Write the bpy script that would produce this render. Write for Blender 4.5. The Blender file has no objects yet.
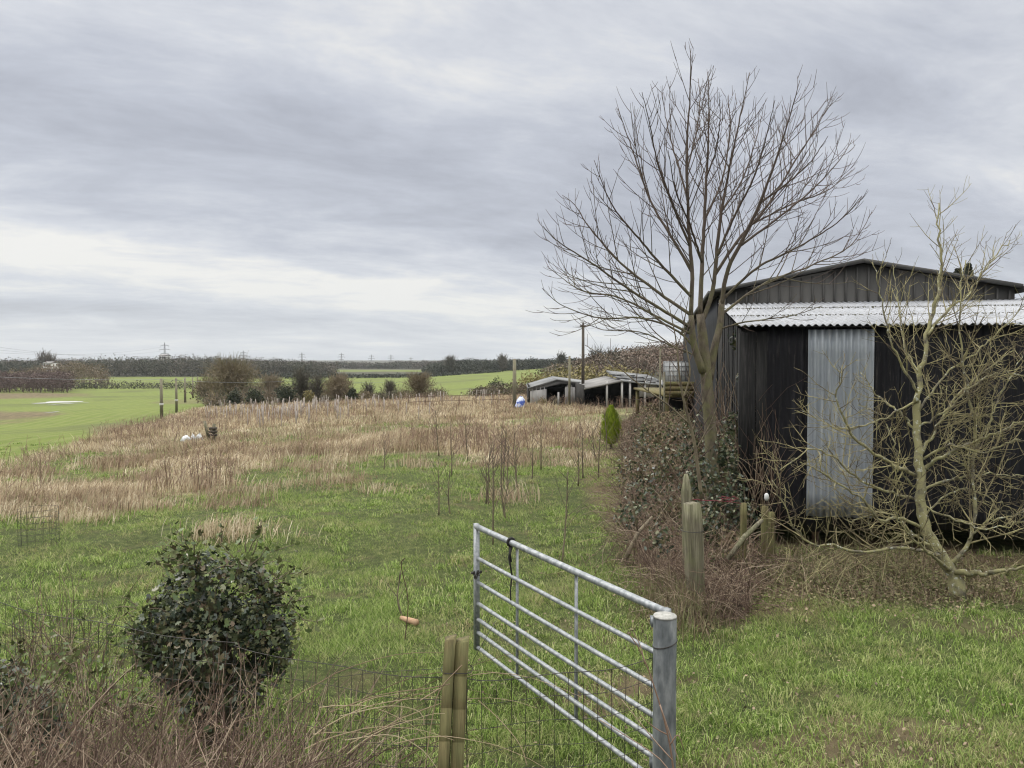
import bpy, math, random
import numpy as np
R = math.radians
rng = np.random.default_rng(7); random.seed(7)
scn = bpy.context.scene
COL = scn.collection
# ------------------------------------------------------------------ camera, sky, sun, exposure
FPX = 768.0; H = 2.7; TH = math.atan(24/768)
cam_d = bpy.data.cameras.new('camera'); cam = bpy.data.objects.new('camera', cam_d); COL.objects.link(cam)
cam_d.sensor_width = 36; cam_d.lens = 27; cam_d.clip_start = .05; cam_d.clip_end = 9000
cam.location = (0, 0, H); cam.rotation_euler = (math.pi/2 - TH, 0, 0); scn.camera = cam
scn.view_settings.view_transform = 'Standard'; scn.view_settings.look = 'None'
scn.view_settings.exposure = -0.08; scn.view_settings.gamma = 1
SUN_EL, SUN_AZ = R(42), R(-65)          # azimuth measured from +Y towards +X
W = bpy.data.worlds.new('World'); scn.world = W; W.use_nodes = True
nt = W.node_tree; N = nt.nodes; L = nt.links
for n in list(N): N.remove(n)
def nd(t, **k):
    n = N.new(t)
    for a, b in k.items(): setattr(n, a, b)
    return n
def mth(op, a, b=None, c=None, clamp=False):
    n = nd('ShaderNodeMath', operation=op); n.use_clamp = clamp
    for i, v in enumerate((a, b, c)):
        if v is None: continue
        if isinstance(v, (int, float)): n.inputs[i].default_value = v
        else: L.new(v, n.inputs[i])
    return n.outputs[0]
def ramp(fac, stops):
    n = nd('ShaderNodeValToRGB'); e = n.color_ramp.elements
    while len(e) < len(stops): e.new(.5)
    for i, (p, c) in enumerate(stops):
        e[i].position = p; e[i].color = (*c, 1) if len(c) == 3 else c
    L.new(fac, n.inputs[0]); return n.outputs[0]
def mixc(f, a, b, bt='MIX'):
    n = nd('ShaderNodeMix', data_type='RGBA', blend_type=bt)
    for s, v in ((n.inputs[0], f), (n.inputs[6], a), (n.inputs[7], b)):
        if isinstance(v, (int, float)): s.default_value = v
        elif isinstance(v, tuple): s.default_value = (*v, 1)
        else: L.new(v, s)
    return n.outputs[2]
tc = nd('ShaderNodeTexCoord'); sp = nd('ShaderNodeSeparateXYZ'); L.new(tc.outputs['Generated'], sp.inputs[0])
zc = mth('MAXIMUM', sp.outputs[2], 0.0)
den = mth('ADD', zc, .19)
cx = mth('DIVIDE', sp.outputs[0], den); cy = mth('DIVIDE', sp.outputs[1], den)
# cloud deck: a layer seen in perspective, streaks running across the view
rx = mth('ADD', mth('MULTIPLY', cx, .50), mth('MULTIPLY', cy, .30))
ry = mth('ADD', mth('MULTIPLY', cx, -.42), mth('MULTIPLY', cy, .95))
cb = nd('ShaderNodeCombineXYZ'); L.new(rx, cb.inputs[0]); L.new(ry, cb.inputs[1]); cb.inputs[2].default_value = 3.7
def noi(vec, sc, det, dist, rough=.55, w=None):
    n = nd('ShaderNodeTexNoise'); n.inputs['Scale'].default_value = sc; n.inputs['Detail'].default_value = det
    n.inputs['Distortion'].default_value = dist; n.inputs['Roughness'].default_value = rough
    L.new(vec, n.inputs['Vector']); return n.outputs[0]
n1 = noi(cb.outputs[0], .65, 3, .6); n2 = noi(cb.outputs[0], 2.8, 9, .25, .66)
cl = mth('ADD', mth('MULTIPLY', n1, .50), mth('MULTIPLY', n2, .50))
# the heavier bank of cloud lies across the middle of the view, a paler gap near the horizon to the left
bank = mth('SUBTRACT', zc, mth('ADD', .19, mth('MULTIPLY', sp.outputs[0], -.20)))
bank = mth('POWER', 2.718, mth('MULTIPLY', mth('MULTIPLY', bank, bank), -110))
low = mth('SUBTRACT', zc, mth('ADD', .055, mth('MULTIPLY', sp.outputs[0], -.14)))
low = mth('POWER', 2.718, mth('MULTIPLY', mth('MULTIPLY', low, low), -700))
low = mth('MULTIPLY', low, mth('SUBTRACT', .60, sp.outputs[0], clamp=True))
strip = mth('SUBTRACT', zc, .062); strip = mth('POWER', 2.718, mth('MULTIPLY', mth('MULTIPLY', strip, strip), -4500))
strip = mth('MULTIPLY', strip, mth('MULTIPLY', mth('SUBTRACT', -.12, sp.outputs[0], clamp=True), 3, clamp=True))
cl = mth('ADD', mth('SUBTRACT', mth('SUBTRACT', cl, mth('MULTIPLY', bank, .10)), mth('MULTIPLY', strip, .09)), mth('MULTIPLY', low, .14))
cl = mth('ADD', cl, mth('MULTIPLY', mth('SUBTRACT', zc, .30, clamp=True), .75))
ccol = ramp(cl, [(.33, (.48, .505, .575)), (.43, (.59, .62, .695)), (.52, (.73, .755, .81)), (.62, (.95, .94, .91))])
hz = mth('POWER', mth('SUBTRACT', 1, mth('MULTIPLY', zc, 7), clamp=True), 1.5)
ccol = mixc(mth('MULTIPLY', hz, .45), ccol, (.64, .70, .73))
up = mth('MULTIPLY', mth('SUBTRACT', zc, .42, clamp=True), 7.0)     # overcast is brighter overhead; boosted here, out of view, to light the ground
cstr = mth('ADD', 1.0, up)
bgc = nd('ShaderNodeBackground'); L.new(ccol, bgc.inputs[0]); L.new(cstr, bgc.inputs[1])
sky = nd('ShaderNodeTexSky', sky_type='NISHITA'); sky.sun_disc = False
sky.sun_elevation = SUN_EL; sky.sun_rotation = SUN_AZ
bgs = nd('ShaderNodeBackground'); L.new(sky.outputs[0], bgs.inputs[0]); bgs.inputs[1].default_value = .10
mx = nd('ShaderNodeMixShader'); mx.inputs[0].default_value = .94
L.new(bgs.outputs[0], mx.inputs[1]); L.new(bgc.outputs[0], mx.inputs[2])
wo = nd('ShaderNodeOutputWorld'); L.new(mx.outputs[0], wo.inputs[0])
sd = bpy.data.lights.new('sun', 'SUN'); sd.energy = 1.5; sd.angle = R(18); sd.color = (1, .97, .92)
so = bpy.data.objects.new('sun', sd); COL.objects.link(so)
so.rotation_euler = (math.pi/2 - SUN_EL, 0, math.pi - SUN_AZ); so.location = (0, 0, 40)
try:
    scn.cycles.max_bounces = 5; scn.cycles.diffuse_bounces = 3; scn.cycles.volume_bounces = 0
    scn.cycles.transparent_max_bounces = 4; scn.cycles.use_denoising = True; scn.cycles.denoising_input_passes = 'RGB_ALBEDO_NORMAL'; scn.cycles.denoising_prefilter = 'ACCURATE'; scn.cycles.filter_width = 1.15; scn.cycles.sample_clamp_indirect = 4
    scn.cycles.volume_step_rate = 4
except Exception: pass

# ------------------------------------------------------------------ helpers
def P(px, py, D):                        # the world point seen at pixel (px, py), D metres ahead
    u = (px-512)/FPX; v = (384-py)/FPX
    dy = math.cos(TH) + v*math.sin(TH); dz = -math.sin(TH) + v*math.cos(TH)
    k = D/dy
    return np.array([u*k, D, H + dz*k])
def ss(a, b, x): t = np.clip((x-a)/(b-a), 0, 1); return t*t*(3-2*t)
_perm = rng.permutation(512)
_val = rng.random(512)
def vnoise(x, y, s=1.0, seed=0):
    x = np.asarray(x, float)*s + seed*17.3; y = np.asarray(y, float)*s + seed*9.1
    xi = np.floor(x).astype(int); yi = np.floor(y).astype(int); fx = x-xi; fy = y-yi
    fx = fx*fx*(3-2*fx); fy = fy*fy*(3-2*fy)
    def h(a, b): return _val[(_perm[a & 511] + b) & 511]
    return (h(xi, yi)*(1-fx)+h(xi+1, yi)*fx)*(1-fy) + (h(xi, yi+1)*(1-fx)+h(xi+1, yi+1)*fx)*fy
def fbm(x, y, s=1.0, seed=0, o=3):
    r = 0; a = .5; t = 0
    for i in range(o): r = r + a*vnoise(x, y, s*2**i, seed+i*3); t += a; a *= .5
    return r/t
# terrain: height against distance ahead, for five bearings
TD = [0, 12, 25, 45, 62, 80, 100, 160, 250, 400, 520, 900, 1500, 3000]
TA = [-.75, -.42, -.12, .12, .40]
TZ = [[0, 0, -.8, -2.1, -3.6, -5.0, -5.5, -6.3, -7.1, -7.6, -6.6, -6, -4, 0],
      [0, 0, -.55, -1.4, -2.4, -3.2, -3.7, -6.2, -7.1, -7.7, -6.6, -6, -4, 0],
      [0, 0, -.3, -.75, -1.2, -1.75, -2.4, -5.2, -6.3, -6.6, -6.6, -6.8, -5, 0],
      [0, 0, -.2, -.5, -.8, -1.1, -1.6, -3.6, -2.5, 0, 0, -1, -2, 0],
      [0, 0, 0, -.1, -.2, -.2, 0, 2, 7, 10, 10, 4, 0, 0]]
TZ = np.array(TZ)
def gz(x, y):
    x = np.asarray(x, float); y = np.asarray(y, float)
    yy = np.maximum(y, 0); a = np.clip(x/np.maximum(yy, 8), TA[0], TA[-1])
    cols = np.array([np.interp(yy, TD, r) for r in TZ])
    out = np.zeros(np.broadcast(x, y).shape)
    w = [np.interp(a, TA, np.eye(5)[i]) for i in range(5)]
    for i in range(5): out = out + w[i]*cols[i]
    # bank the viewer stands on
    b = ss(4.3, 1.2, y)
    out = out + 1.1*b
    near = ss(70, 30, np.hypot(x, y))
    out = out + near*((fbm(x, y, .35, 5)-.5)*.16 + (fbm(x, y, 1.6, 8)-.5)*.07)*ss(-2, 5, y)
    return out
# land cover boundaries (distance ahead by bearing)
def a_(px): return (px-512)/768
RN = ([a_(p) for p in (-200, 0, 130, 250, 330, 400, 432, 470, 540, 610, 700)],
      [10.5, 12.3, 14.8, 18.5, 22.5, 27, 17.5, 15.2, 18.5, 26, 32])
RF = ([a_(p) for p in (-200, 0, 60, 100, 150, 200, 240, 440, 700)],
      [21, 24.5, 30, 42, 64, 104, 106, 106, 106])
def rough_mask(x, y):
    a = np.clip(x/np.maximum(y, 5), -.95, .3)
    n = (fbm(x, y, .22, 2)-.5)
    dn = np.interp(a, *RN)*(.97+.75*n+.5*(fbm(x, y, .8, 55)-.5)); df = np.interp(a, *RF)
    m = ss(-.1, 1, (y-dn)/(.30*dn))*ss(df*1.02, df*.97, y)
    g = fbm(x, y, .24, 11, 4)
    hole = ss(.46, .58, g)*ss(75, 35, y)
    return m*(1-.9*hole)
def field_mask(x, y):
    a = np.clip(x/np.maximum(y, 5), -.95, .3)
    df = np.interp(a, *RF)
    return ss(df*.98, df*1.02, y)*ss(.08, .03, a)

class MB:
    def __init__(s): s.v = []; s.q = []; s.t = []; s.n = 0
    def add(s, v, q=None, t=None):
        v = np.asarray(v, float).reshape(-1, 3)
        if q is not None and len(q): s.q.append(np.asarray(q, int)+s.n)
        if t is not None and len(t): s.t.append(np.asarray(t, int)+s.n)
        s.v.append(v); s.n += len(v)
    def box(s, c, d, ang=0, M=None):
        c = np.array(c, float); d = np.array(d, float)/2
        v = np.array([[i, j, k] for i in (-1, 1) for j in (-1, 1) for k in (-1, 1)])*d
        if ang: ca, sa = math.cos(ang), math.sin(ang); v = v@np.array([[ca, sa, 0], [-sa, ca, 0], [0, 0, 1]])
        if M is not None: v = v@M.T
        s.add(v+c, q=[[0, 1, 3, 2], [4, 6, 7, 5], [0, 4, 5, 1], [2, 3, 7, 6], [0, 2, 6, 4], [1, 5, 7, 3]])
    def bar(s, a, b, w, h=None):            # rectangular bar from a to b
        a = np.array(a, float); b = np.array(b, float); h = h or w
        d = b-a; Ln = np.linalg.norm(d); d /= Ln
        u = np.cross(d, [0, 0, 1]); 
        if np.linalg.norm(u) < 1e-3: u = np.array([1., 0, 0])
        u /= np.linalg.norm(u); t = np.cross(u, d)
        s.box((a+b)/2, (w, Ln, h), M=np.stack([u, d, t], 1))
    def tube(s, pts, rad, k=5, cap=True):
        pts = np.asarray(pts, float); n = len(pts)
        rad = np.broadcast_to(np.asarray(rad, float), (n,))
        tg = np.gradient(pts, axis=0); tg /= np.linalg.norm(tg, axis=1)[:, None]+1e-9
        ref = np.array([0.31, .9, .22]) if abs(tg[:, 1]).mean() < .8 else np.array([.9, .1, .3])
        u = np.cross(tg, ref); u /= np.linalg.norm(u, axis=1)[:, None]+1e-9; w = np.cross(tg, u)
        th = np.arange(k)*2*math.pi/k
        v = pts[:, None]+rad[:, None, None]*(u[:, None]*np.cos(th)[None, :, None]+w[:, None]*np.sin(th)[None, :, None])
        i = np.arange(n-1)[:, None]*k; j = np.arange(k)[None]; j2 = (j+1) % k
        q = np.stack([i+j, i+j2, i+k+j2, i+k+j], -1).reshape(-1, 4)
        v = v.reshape(-1, 3); t = None
        if cap:
            v = np.vstack([v, pts[0], pts[-1]]); c0 = n*k; jj = np.arange(k); j3 = (jj+1) % k
            t = np.vstack([np.stack([np.full(k, c0), j3, jj], 1), np.stack([np.full(k, c0+1), (n-1)*k+jj, (n-1)*k+j3], 1)])
        s.add(v, q=q, t=t)
    def build(s, name, m, parent=None, smooth=False):
        me = bpy.data.meshes.new(name); V = np.vstack(s.v)
        q = np.vstack(s.q) if s.q else np.zeros((0, 4), int); t = np.vstack(s.t) if s.t else np.zeros((0, 3), int)
        me.vertices.add(len(V)); me.vertices.foreach_set('co', V.astype(np.float32).ravel())
        loops = np.concatenate([q.ravel(), t.ravel()]).astype(np.int32)
        me.loops.add(len(loops)); me.loops.foreach_set('vertex_index', loops)
        st = np.concatenate([np.arange(len(q))*4, len(q)*4+np.arange(len(t))*3]).astype(np.int32)
        me.polygons.add(len(st)); me.polygons.foreach_set('loop_start', st)
        try: me.polygons.foreach_set('loop_total', np.concatenate([np.full(len(q), 4), np.full(len(t), 3)]).astype(np.int32))
        except Exception: pass
        if smooth: me.polygons.foreach_set('use_smooth', np.ones(len(st), bool))
        me.update(calc_edges=True); me.validate()
        me.materials.append(m)
        o = bpy.data.objects.new(name, me); COL.objects.link(o)
        if parent is not None: o.parent = parent
        return o
def tag(o, label=None, cat=None, group=None, kind=None):
    if label: o['label'] = label
    if cat: o['category'] = cat
    if group: o['group'] = group
    if kind: o['kind'] = kind
    return o
def empty(name, label, cat, loc=(0, 0, 0), group=None):
    o = bpy.data.objects.new(name, None); COL.objects.link(o); o.location = loc
    return tag(o, label, cat, group)
def rebase(root, loc):                      # put an Empty at its base without moving its parts
    root.location = loc
    for o in root.children:
        o.matrix_parent_inverse.identity(); o.location = (-loc[0], -loc[1], -loc[2])
def copy_tree(o, parent=None):
    c = o.copy(); COL.objects.link(c); c.parent = parent
    for ch in list(o.children): copy_tree(ch, c)
    return c

# ------------------------------------------------------------------ materials
class NT:
    def __init__(s, name):
        s.m = bpy.data.materials.new(name); s.m.use_nodes = True
        s.t = s.m.node_tree; s.b = s.t.nodes['Principled BSDF']; s.n = s.t.nodes; s.l = s.t.links
        s.geo = s.n.new('ShaderNodeNewGeometry'); s.pos = s.geo.outputs['Position']
    def noise(s, scale, det=4, vec=None, sc3=None, rough=.6, dist=0):
        v = vec or s.pos
        if sc3:
            mp = s.n.new('ShaderNodeMapping'); mp.inputs['Scale'].default_value = sc3; s.l.new(v, mp.inputs[0]); v = mp.outputs[0]
        n = s.n.new('ShaderNodeTexNoise'); n.inputs['Scale'].default_value = scale; n.inputs['Detail'].default_value = det
        n.inputs['Roughness'].default_value = rough; n.inputs['Distortion'].default_value = dist
        s.l.new(v, n.inputs['Vector']); return n.outputs[0]
    def ramp(s, f, stops):
        n = s.n.new('ShaderNodeValToRGB'); e = n.color_ramp.elements
        while len(e) < len(stops): e.new(.5)
        for i, (p, c) in enumerate(stops): e[i].position = p; e[i].color = (*c, 1)
        s.l.new(f, n.inputs[0]); return n.outputs[0]
    def mix(s, f, a, b, bt='MIX'):
        n = s.n.new('ShaderNodeMix'); n.data_type = 'RGBA'; n.blend_type = bt
        for k, v in ((n.inputs[0], f), (n.inputs[6], a), (n.inputs[7], b)):
            if isinstance(v, (int, float)): k.default_value = v
            elif isinstance(v, tuple): k.default_value = (*v, 1)
            else: s.l.new(v, k)
        return n.outputs[2]
    def math(s, op, a, b=0, clamp=False):
        n = s.n.new('ShaderNodeMath'); n.operation = op; n.use_clamp = clamp
        for i, v in enumerate((a, b)):
            if isinstance(v, (int, float)): n.inputs[i].default_value = v
            else: s.l.new(v, n.inputs[i])
        return n.outputs[0]
    def attr(s, name):
        n = s.n.new('ShaderNodeAttribute'); n.attribute_name = name; return n.outputs['Fac']
    def color(s, c):
        if isinstance(c, tuple): s.b.inputs['Base Color'].default_value = (*c, 1)
        else: s.l.new(c, s.b.inputs['Base Color'])
    def set(s, rough=.9, metal=0, spec=.3):
        s.b.inputs['Roughness'].default_value = rough; s.b.inputs['Metallic'].default_value = metal
        s.b.inputs['Specular IOR Level'].default_value = spec
    def bump(s, f, st=.3, d=.02):
        n = s.n.new('ShaderNodeBump'); n.inputs['Strength'].default_value = st; n.inputs['Distance'].default_value = d
        s.l.new(f, n.inputs['Height']); s.l.new(n.outputs[0], s.b.inputs['Normal'])
    def island(s): return s.geo.outputs['Random Per Island']
def leafmat(name, cols, patch=None, pscale=.8, rough=.7, spec=.3, trans=0, pl=(.4, .6), far=0):
    """per-leaf colour from a ramp, optionally blended with another ramp in patches"""
    k = NT(name); n = len(cols); isl = k.island()
    if far:                                    # whole crowns differ more than single twigs do
        nn = k.math('MULTIPLY', k.math('SUBTRACT', k.noise(far, 3), .5), 2.2); isl = k.math('ADD', k.math('MULTIPLY', isl, .35), k.math('ADD', nn, .32), True)
    c = k.ramp(isl, [((i+.0)/max(1, n-1), cc) for i, cc in enumerate(cols)])
    if patch:
        c2 = k.ramp(k.island(), [(i/max(1, len(patch)-1), cc) for i, cc in enumerate(patch)])
        f = k.ramp(k.noise(pscale, 3), [(pl[0], (0, 0, 0)), (pl[1], (1, 1, 1))])
        c = k.mix(f, c, c2)
    k.color(c); k.set(rough, 0, spec)
    if trans:                                # thin leaves let light through
        tr_ = k.n.new('ShaderNodeBsdfTranslucent'); ms_ = k.n.new('ShaderNodeMixShader'); ms_.inputs[0].default_value = trans
        k.l.new(c, tr_.inputs[0]); k.l.new(k.b.outputs[0], ms_.inputs[1]); k.l.new(tr_.outputs[0], ms_.inputs[2]); k.l.new(ms_.outputs[0], k.n['Material Output'].inputs[0])
    return k.m
def plain(name, c1, c2, scale=6, rough=.8, metal=0, spec=.3, sc3=None, bump=0, pl=(.35, .65)):
    k = NT(name); n = k.noise(scale, 5, sc3=sc3)
    k.color(k.ramp(n, [(pl[0], c1), (pl[1], c2)])); k.set(rough, metal, spec)
    if bump: k.bump(n, bump)
    return k.m
M = {}
# meadow and tussock blades
M['grass'] = leafmat('grass_blades', [(.05, .085, .018), (.125, .20, .038), (.215, .31, .065), (.33, .43, .12), (.50, .50, .26)],
                     patch=[(.065, .115, .028), (.18, .26, .06), (.33, .37, .13), (.48, .43, .24), (.20, .15, .085)], pscale=.9, pl=(.47, .66), trans=.4)
M['straw'] = leafmat('straw_blades', [(.18, .135, .08), (.41, .33, .21), (.60, .50, .345), (.76, .67, .52)],
                     patch=[(.12, .08, .055), (.25, .175, .12), (.40, .30, .21), (.20, .22, .085)], pscale=.45, trans=.4, pl=(.42, .58))
M['weed'] = leafmat('dead_weed', [(.09, .055, .04), (.16, .10, .07), (.25, .165, .12), (.34, .25, .19)])
M['bramble_leaf'] = leafmat('bramble_leaf', [(.022, .032, .014), (.045, .06, .025), (.09, .11, .04), (.17, .13, .07)],
                            patch=[(.09, .06, .04), (.17, .12, .075), (.06, .065, .03), (.27, .20, .13)], pscale=1.6, rough=.7, spec=.15, pl=(.42, .54), trans=.2)
M['bramble_stem'] = leafmat('bramble_stem', [(.06, .035, .028), (.11, .072, .052), (.19, .135, .095), (.36, .29, .21)])
M['ivy'] = leafmat('ivy_leaf', [(.014, .022, .014), (.026, .04, .022), (.045, .062, .032), (.08, .10, .05), (.14, .15, .07), (.13, .09, .055)], rough=.33, spec=.5, trans=.08)
M['ivy_young'] = leafmat('ivy_sprig', [(.05, .08, .025), (.10, .13, .04), (.07, .06, .03)], rough=.5)
M['litter'] = leafmat('litter', [(.08, .06, .04), (.15, .11, .07), (.27, .205, .135), (.11, .13, .045), (.17, .175, .075)])
# ground
g = NT('ground_cover')
n_f = g.noise(9, 6, rough=.7); n_m = g.noise(1.3, 5, dist=.4); n_l = g.noise(.12, 4)
n_h = g.noise(75, 4, rough=.8)
mead = g.ramp(g.math('ADD', g.math('MULTIPLY', n_f, .6), g.math('MULTIPLY', n_h, .4)), [(.38, (.025, .03, .012)), (.5, (.055, .07, .022)), (.62, (.12, .13, .05))])
mead = g.mix(g.ramp(n_m, [(.55, (0, 0, 0)), (.72, (1, 1, 1))]), mead, (.09, .075, .04))
rg = g.ramp(g.noise(2.2, 7, rough=.72, dist=.5), [(.32, (.10, .08, .05)), (.48, (.20, .165, .10)), (.66, (.36, .31, .20))])
rg = g.mix(g.ramp(n_l, [(.45, (0, 0, 0)), (.65, (1, 1, 1))]), rg, (.15, .15, .06))
wv = g.n.new('ShaderNodeTexWave'); wv.inputs['Scale'].default_value = .16; wv.inputs['Distortion'].default_value = 4.5
wv.inputs['Detail'].default_value = 2; wv.inputs['Detail Scale'].default_value = .3
mp = g.n.new('ShaderNodeMapping'); mp.inputs['Rotation'].default_value = (0, 0, R(-15)); g.l.new(g.pos, mp.inputs[0]); g.l.new(mp.outputs[0], wv.inputs[0])
fl = g.ramp(g.noise(.55, 7, rough=.75), [(.3, (.085, .115, .024)), (.5, (.115, .145, .032)), (.7, (.155, .175, .048))])
fl = g.mix(g.math('MULTIPLY', g.math('POWER', wv.outputs[0], 3), .30), fl, (.19, .195, .09))
fl = g.mix(g.ramp(g.noise(.045, 5, dist=.6), [(.48, (0, 0, 0)), (.66, (.8, .8, .8))]), fl, (.085, .095, .035))
br = g.ramp(g.noise(1.1, 6), [(.35, (.07, .052, .032)), (.6, (.15, .115, .07))])
lit = g.ramp(g.noise(7, 7, rough=.75), [(.34, (.045, .03, .02)), (.5, (.11, .075, .05)), (.66, (.15, .14, .06))])
c = g.mix(g.attr('rough'), mead, rg)
c = g.mix(g.attr('field'), c, fl)
c = g.mix(g.attr('bare'), c, br)
c = g.mix(g.attr('litter'), c, lit)
c = g.mix(g.attr('far'), c, g.ramp(n_l, [(.4, (.04, .042, .03)), (.6, (.07, .065, .045))]))
g.color(c); g.set(.95, 0, .15); g.bump(n_h, .8, .03)
M['ground'] = g.m
# barks and timber
k = NT('bark'); lich = k.ramp(k.noise(5, 5), [(.42, (0, 0, 0)), (.62, (1, 1, 1))])
b0 = k.ramp(k.noise(14, 6, sc3=(1, 1, .35)), [(.35, (.055, .045, .035)), (.65, (.15, .125, .09))])
spz = k.n.new('ShaderNodeSeparateXYZ'); k.l.new(k.pos, spz.inputs[0]); agez = k.math('MULTIPLY', k.math('SUBTRACT', 4.6, spz.outputs[2]), .8, True); lich = k.math('MULTIPLY', lich, k.math('MULTIPLY', agez, .8))
k.color(k.mix(lich, k.mix(agez, (.085, .064, .052), b0), (.13, .125, .06))); k.set(.9); k.bump(k.noise(40, 5, sc3=(1, 1, .5)), .7, .02); M['bark'] = k.m
k = NT('branch_bark'); b0 = k.ramp(k.noise(9, 4), [(.35, (.05, .035, .03)), (.6, (.115, .085, .065)), (.75, (.17, .14, .09))]); k.color(b0); k.set(.75); M['branch'] = k.m
M['twig'] = plain('twig_bark', (.07, .048, .04), (.13, .095, .08), 3)
k = NT('lichen_bark'); b0 = k.ramp(k.noise(18, 5), [(.35, (.07, .06, .045)), (.6, (.17, .155, .11))])
l2 = k.ramp(k.noise(7, 6, dist=.3), [(.40, (0, 0, 0)), (.55, (1, 1, 1))]); b1 = k.mix(l2, b0, (.25, .235, .12))
l3 = k.ramp(k.noise(23, 3), [(.60, (0, 0, 0)), (.66, (1, 1, 1))]); k.color(k.mix(l3, b1, (.42, .43, .36))); k.set(.9); k.bump(k.noise(50, 4), .6, .01); M['lichen'] = k.m
k = NT('lichen_twig'); k.color(k.ramp(k.noise(4, 5), [(.35, (.06, .045, .034)), (.46, (.15, .125, .07)), (.60, (.32, .29, .15))])); k.set(.85); M['lichen_twig'] = k.m
M['sapling'] = plain('sapling_bark', (.09, .07, .05), (.20, .17, .11), 5)
def timber(name, a, b, green=.0):
    k = NT(name); w = k.ramp(k.noise(3, 7, sc3=(14, 14, .8), rough=.7), [(.32, tuple(x*.45 for x in a)), (.5, a), (.68, b)])
    if green: w = k.mix(k.math('MULTIPLY', k.ramp(k.noise(5, 5), [(.42, (0, 0, 0)), (.62, (1, 1, 1))]), green), w, (.14, .16, .06))
    k.color(w); k.set(.85); k.bump(k.noise(5, 6, sc3=(16, 16, .8)), .6, .01); return k.m
M['post'] = timber('treated_post', (.11, .092, .042), (.19, .16, .075), .4)
M['oldpost'] = timber('old_post', (.13, .115, .08), (.25, .23, .165), .3)
M['boards'] = timber('black_boards', (.009, .009, .009), (.032, .030, .028))
M['sleeper'] = timber('sleeper', (.12, .09, .04), (.20, .16, .08), .5)
M['pole'] = timber('pole_wood', (.17, .15, .11), (.27, .25, .19), .3)
M['darkpole'] = timber('dark_pole_wood', (.06, .05, .04), (.11, .09, .07))
# metals
k = NT('galvanised'); gn = k.noise(26, 5); k.color(k.ramp(gn, [(.3, (.15, .165, .17)), (.5, (.25, .265, .275)), (.68, (.36, .37, .375))])); k.set(.55, .45, .5); M['galv'] = k.m
k = NT('galvanised_post'); gn = k.noise(9, 6, sc3=(2, 2, .6)); k.color(k.ramp(gn, [(.3, (.07, .08, .085)), (.5, (.17, .185, .195)), (.68, (.30, .315, .32))])); k.set(.6, .4, .5); M['galvpost'] = k.m
M['galvtop'] = plain('weathered_cap', (.22, .22, .20), (.36, .355, .33), 40)
k = NT('zinc_sheet'); s1 = k.noise(2.2, 6, sc3=(6, 6, .5)); zc_ = k.ramp(s1, [(.3, (.23, .255, .285)), (.5, (.30, .325, .355)), (.72, (.40, .425, .45))])
zc_ = k.mix(k.ramp(k.noise(3, 6, sc3=(8, 8, .8)), [(.60, (0, 0, 0)), (.72, (.45, .45, .45))]), zc_, (.17, .15, .11))
k.color(zc_); k.set(.6, .25, .4); M['zinc'] = k.m
k = NT('roof_sheet'); s1 = k.noise(1.4, 6, rough=.7); k.color(k.mix(k.ramp(k.noise(8, 6, sc3=(.6, 2.5, 1)), [(.5, (0, 0, 0)), (.68, (.75, .75, .75))]), k.ramp(s1, [(.3, (.19, .20, .22)), (.6, (.31, .32, .345))]), (.13, .12, .10))); k.set(.55, .1, .4); M['roof'] = k.m
M['moss'] = leafmat('roof_moss', [(.03, .03, .02), (.08, .07, .04), (.12, .12, .05)])
k = NT('tarred_sheet'); s1 = k.noise(1.7, 7, sc3=(5, 5, .7), rough=.7)
tc_ = k.ramp(s1, [(.3, (.004, .004, .006)), (.55, (.010, .010, .013)), (.72, (.03, .03, .036))])
tc_ = k.mix(k.ramp(k.noise(2.6, 8, sc3=(7, 7, .6), rough=.8), [(.56, (0, 0, 0)), (.70, (.7, .7, .7))]), tc_, (.085, .078, .07)); spz = k.n.new('ShaderNodeSeparateXYZ'); k.l.new(k.pos, spz.inputs[0])
mud = k.math('MULTIPLY', k.math('ADD', k.math('SUBTRACT', .55, spz.outputs[2]), k.math('MULTIPLY', k.math('SUBTRACT', k.noise(5, 5), .5), 1.6)), 1.2, True)
tc_ = k.mix(k.math('MULTIPLY', mud, .6), tc_, (.055, .058, .03)); k.color(tc_); k.set(.7, 0, .25); M['tar'] = k.m
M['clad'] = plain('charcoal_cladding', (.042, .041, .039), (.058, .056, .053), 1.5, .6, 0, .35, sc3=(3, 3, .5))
M['trim'] = plain('charcoal_trim', (.04, .039, .037), (.05, .049, .046), 2, .5)
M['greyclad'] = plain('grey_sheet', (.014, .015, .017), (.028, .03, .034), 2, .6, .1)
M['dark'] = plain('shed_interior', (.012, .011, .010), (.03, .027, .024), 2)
M['palesheet'] = plain('pale_sheet', (.26, .25, .24), (.42, .41, .40), .8, .7, 0, .3, sc3=(3, 3, .4))
M['paleroof'] = plain('pale_roof', (.09, .09, .09), (.22, .225, .225), .5, .6)
M['greyroof'] = plain('grey_roof', (.14, .135, .13), (.24, .23, .22), .8, .7)
M['plastic'] = plain('white_plastic', (.48, .49, .49), (.62, .63, .63), 2, .4)
M['whitepaint'] = plain('white_paint', (.42, .42, .40), (.52, .52, .50), 2, .6)
M['blue'] = plain('blue_sack', (.05, .09, .35), (.55, .60, .75), 2.2, .6, pl=(.45, .55))
M['rust'] = plain('rusty_steel', (.08, .05, .038), (.14, .09, .06), 12)
M['wire'] = plain('old_wire', (.03, .027, .025), (.07, .065, .06), 14, .5, .4)
M['black'] = plain('black_strap', (.015, .014, .013), (.03, .028, .026), 14, .7)
M['red'] = plain('red_twine', (.16, .03, .045), (.24, .05, .07), 9)
M['cutwood'] = plain('cut_wood', (.30, .18, .11), (.40, .27, .17), 20)
M['steel'] = plain('pylon_steel', (.20, .21, .22), (.27, .28, .29), .2, .6, .3)
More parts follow.
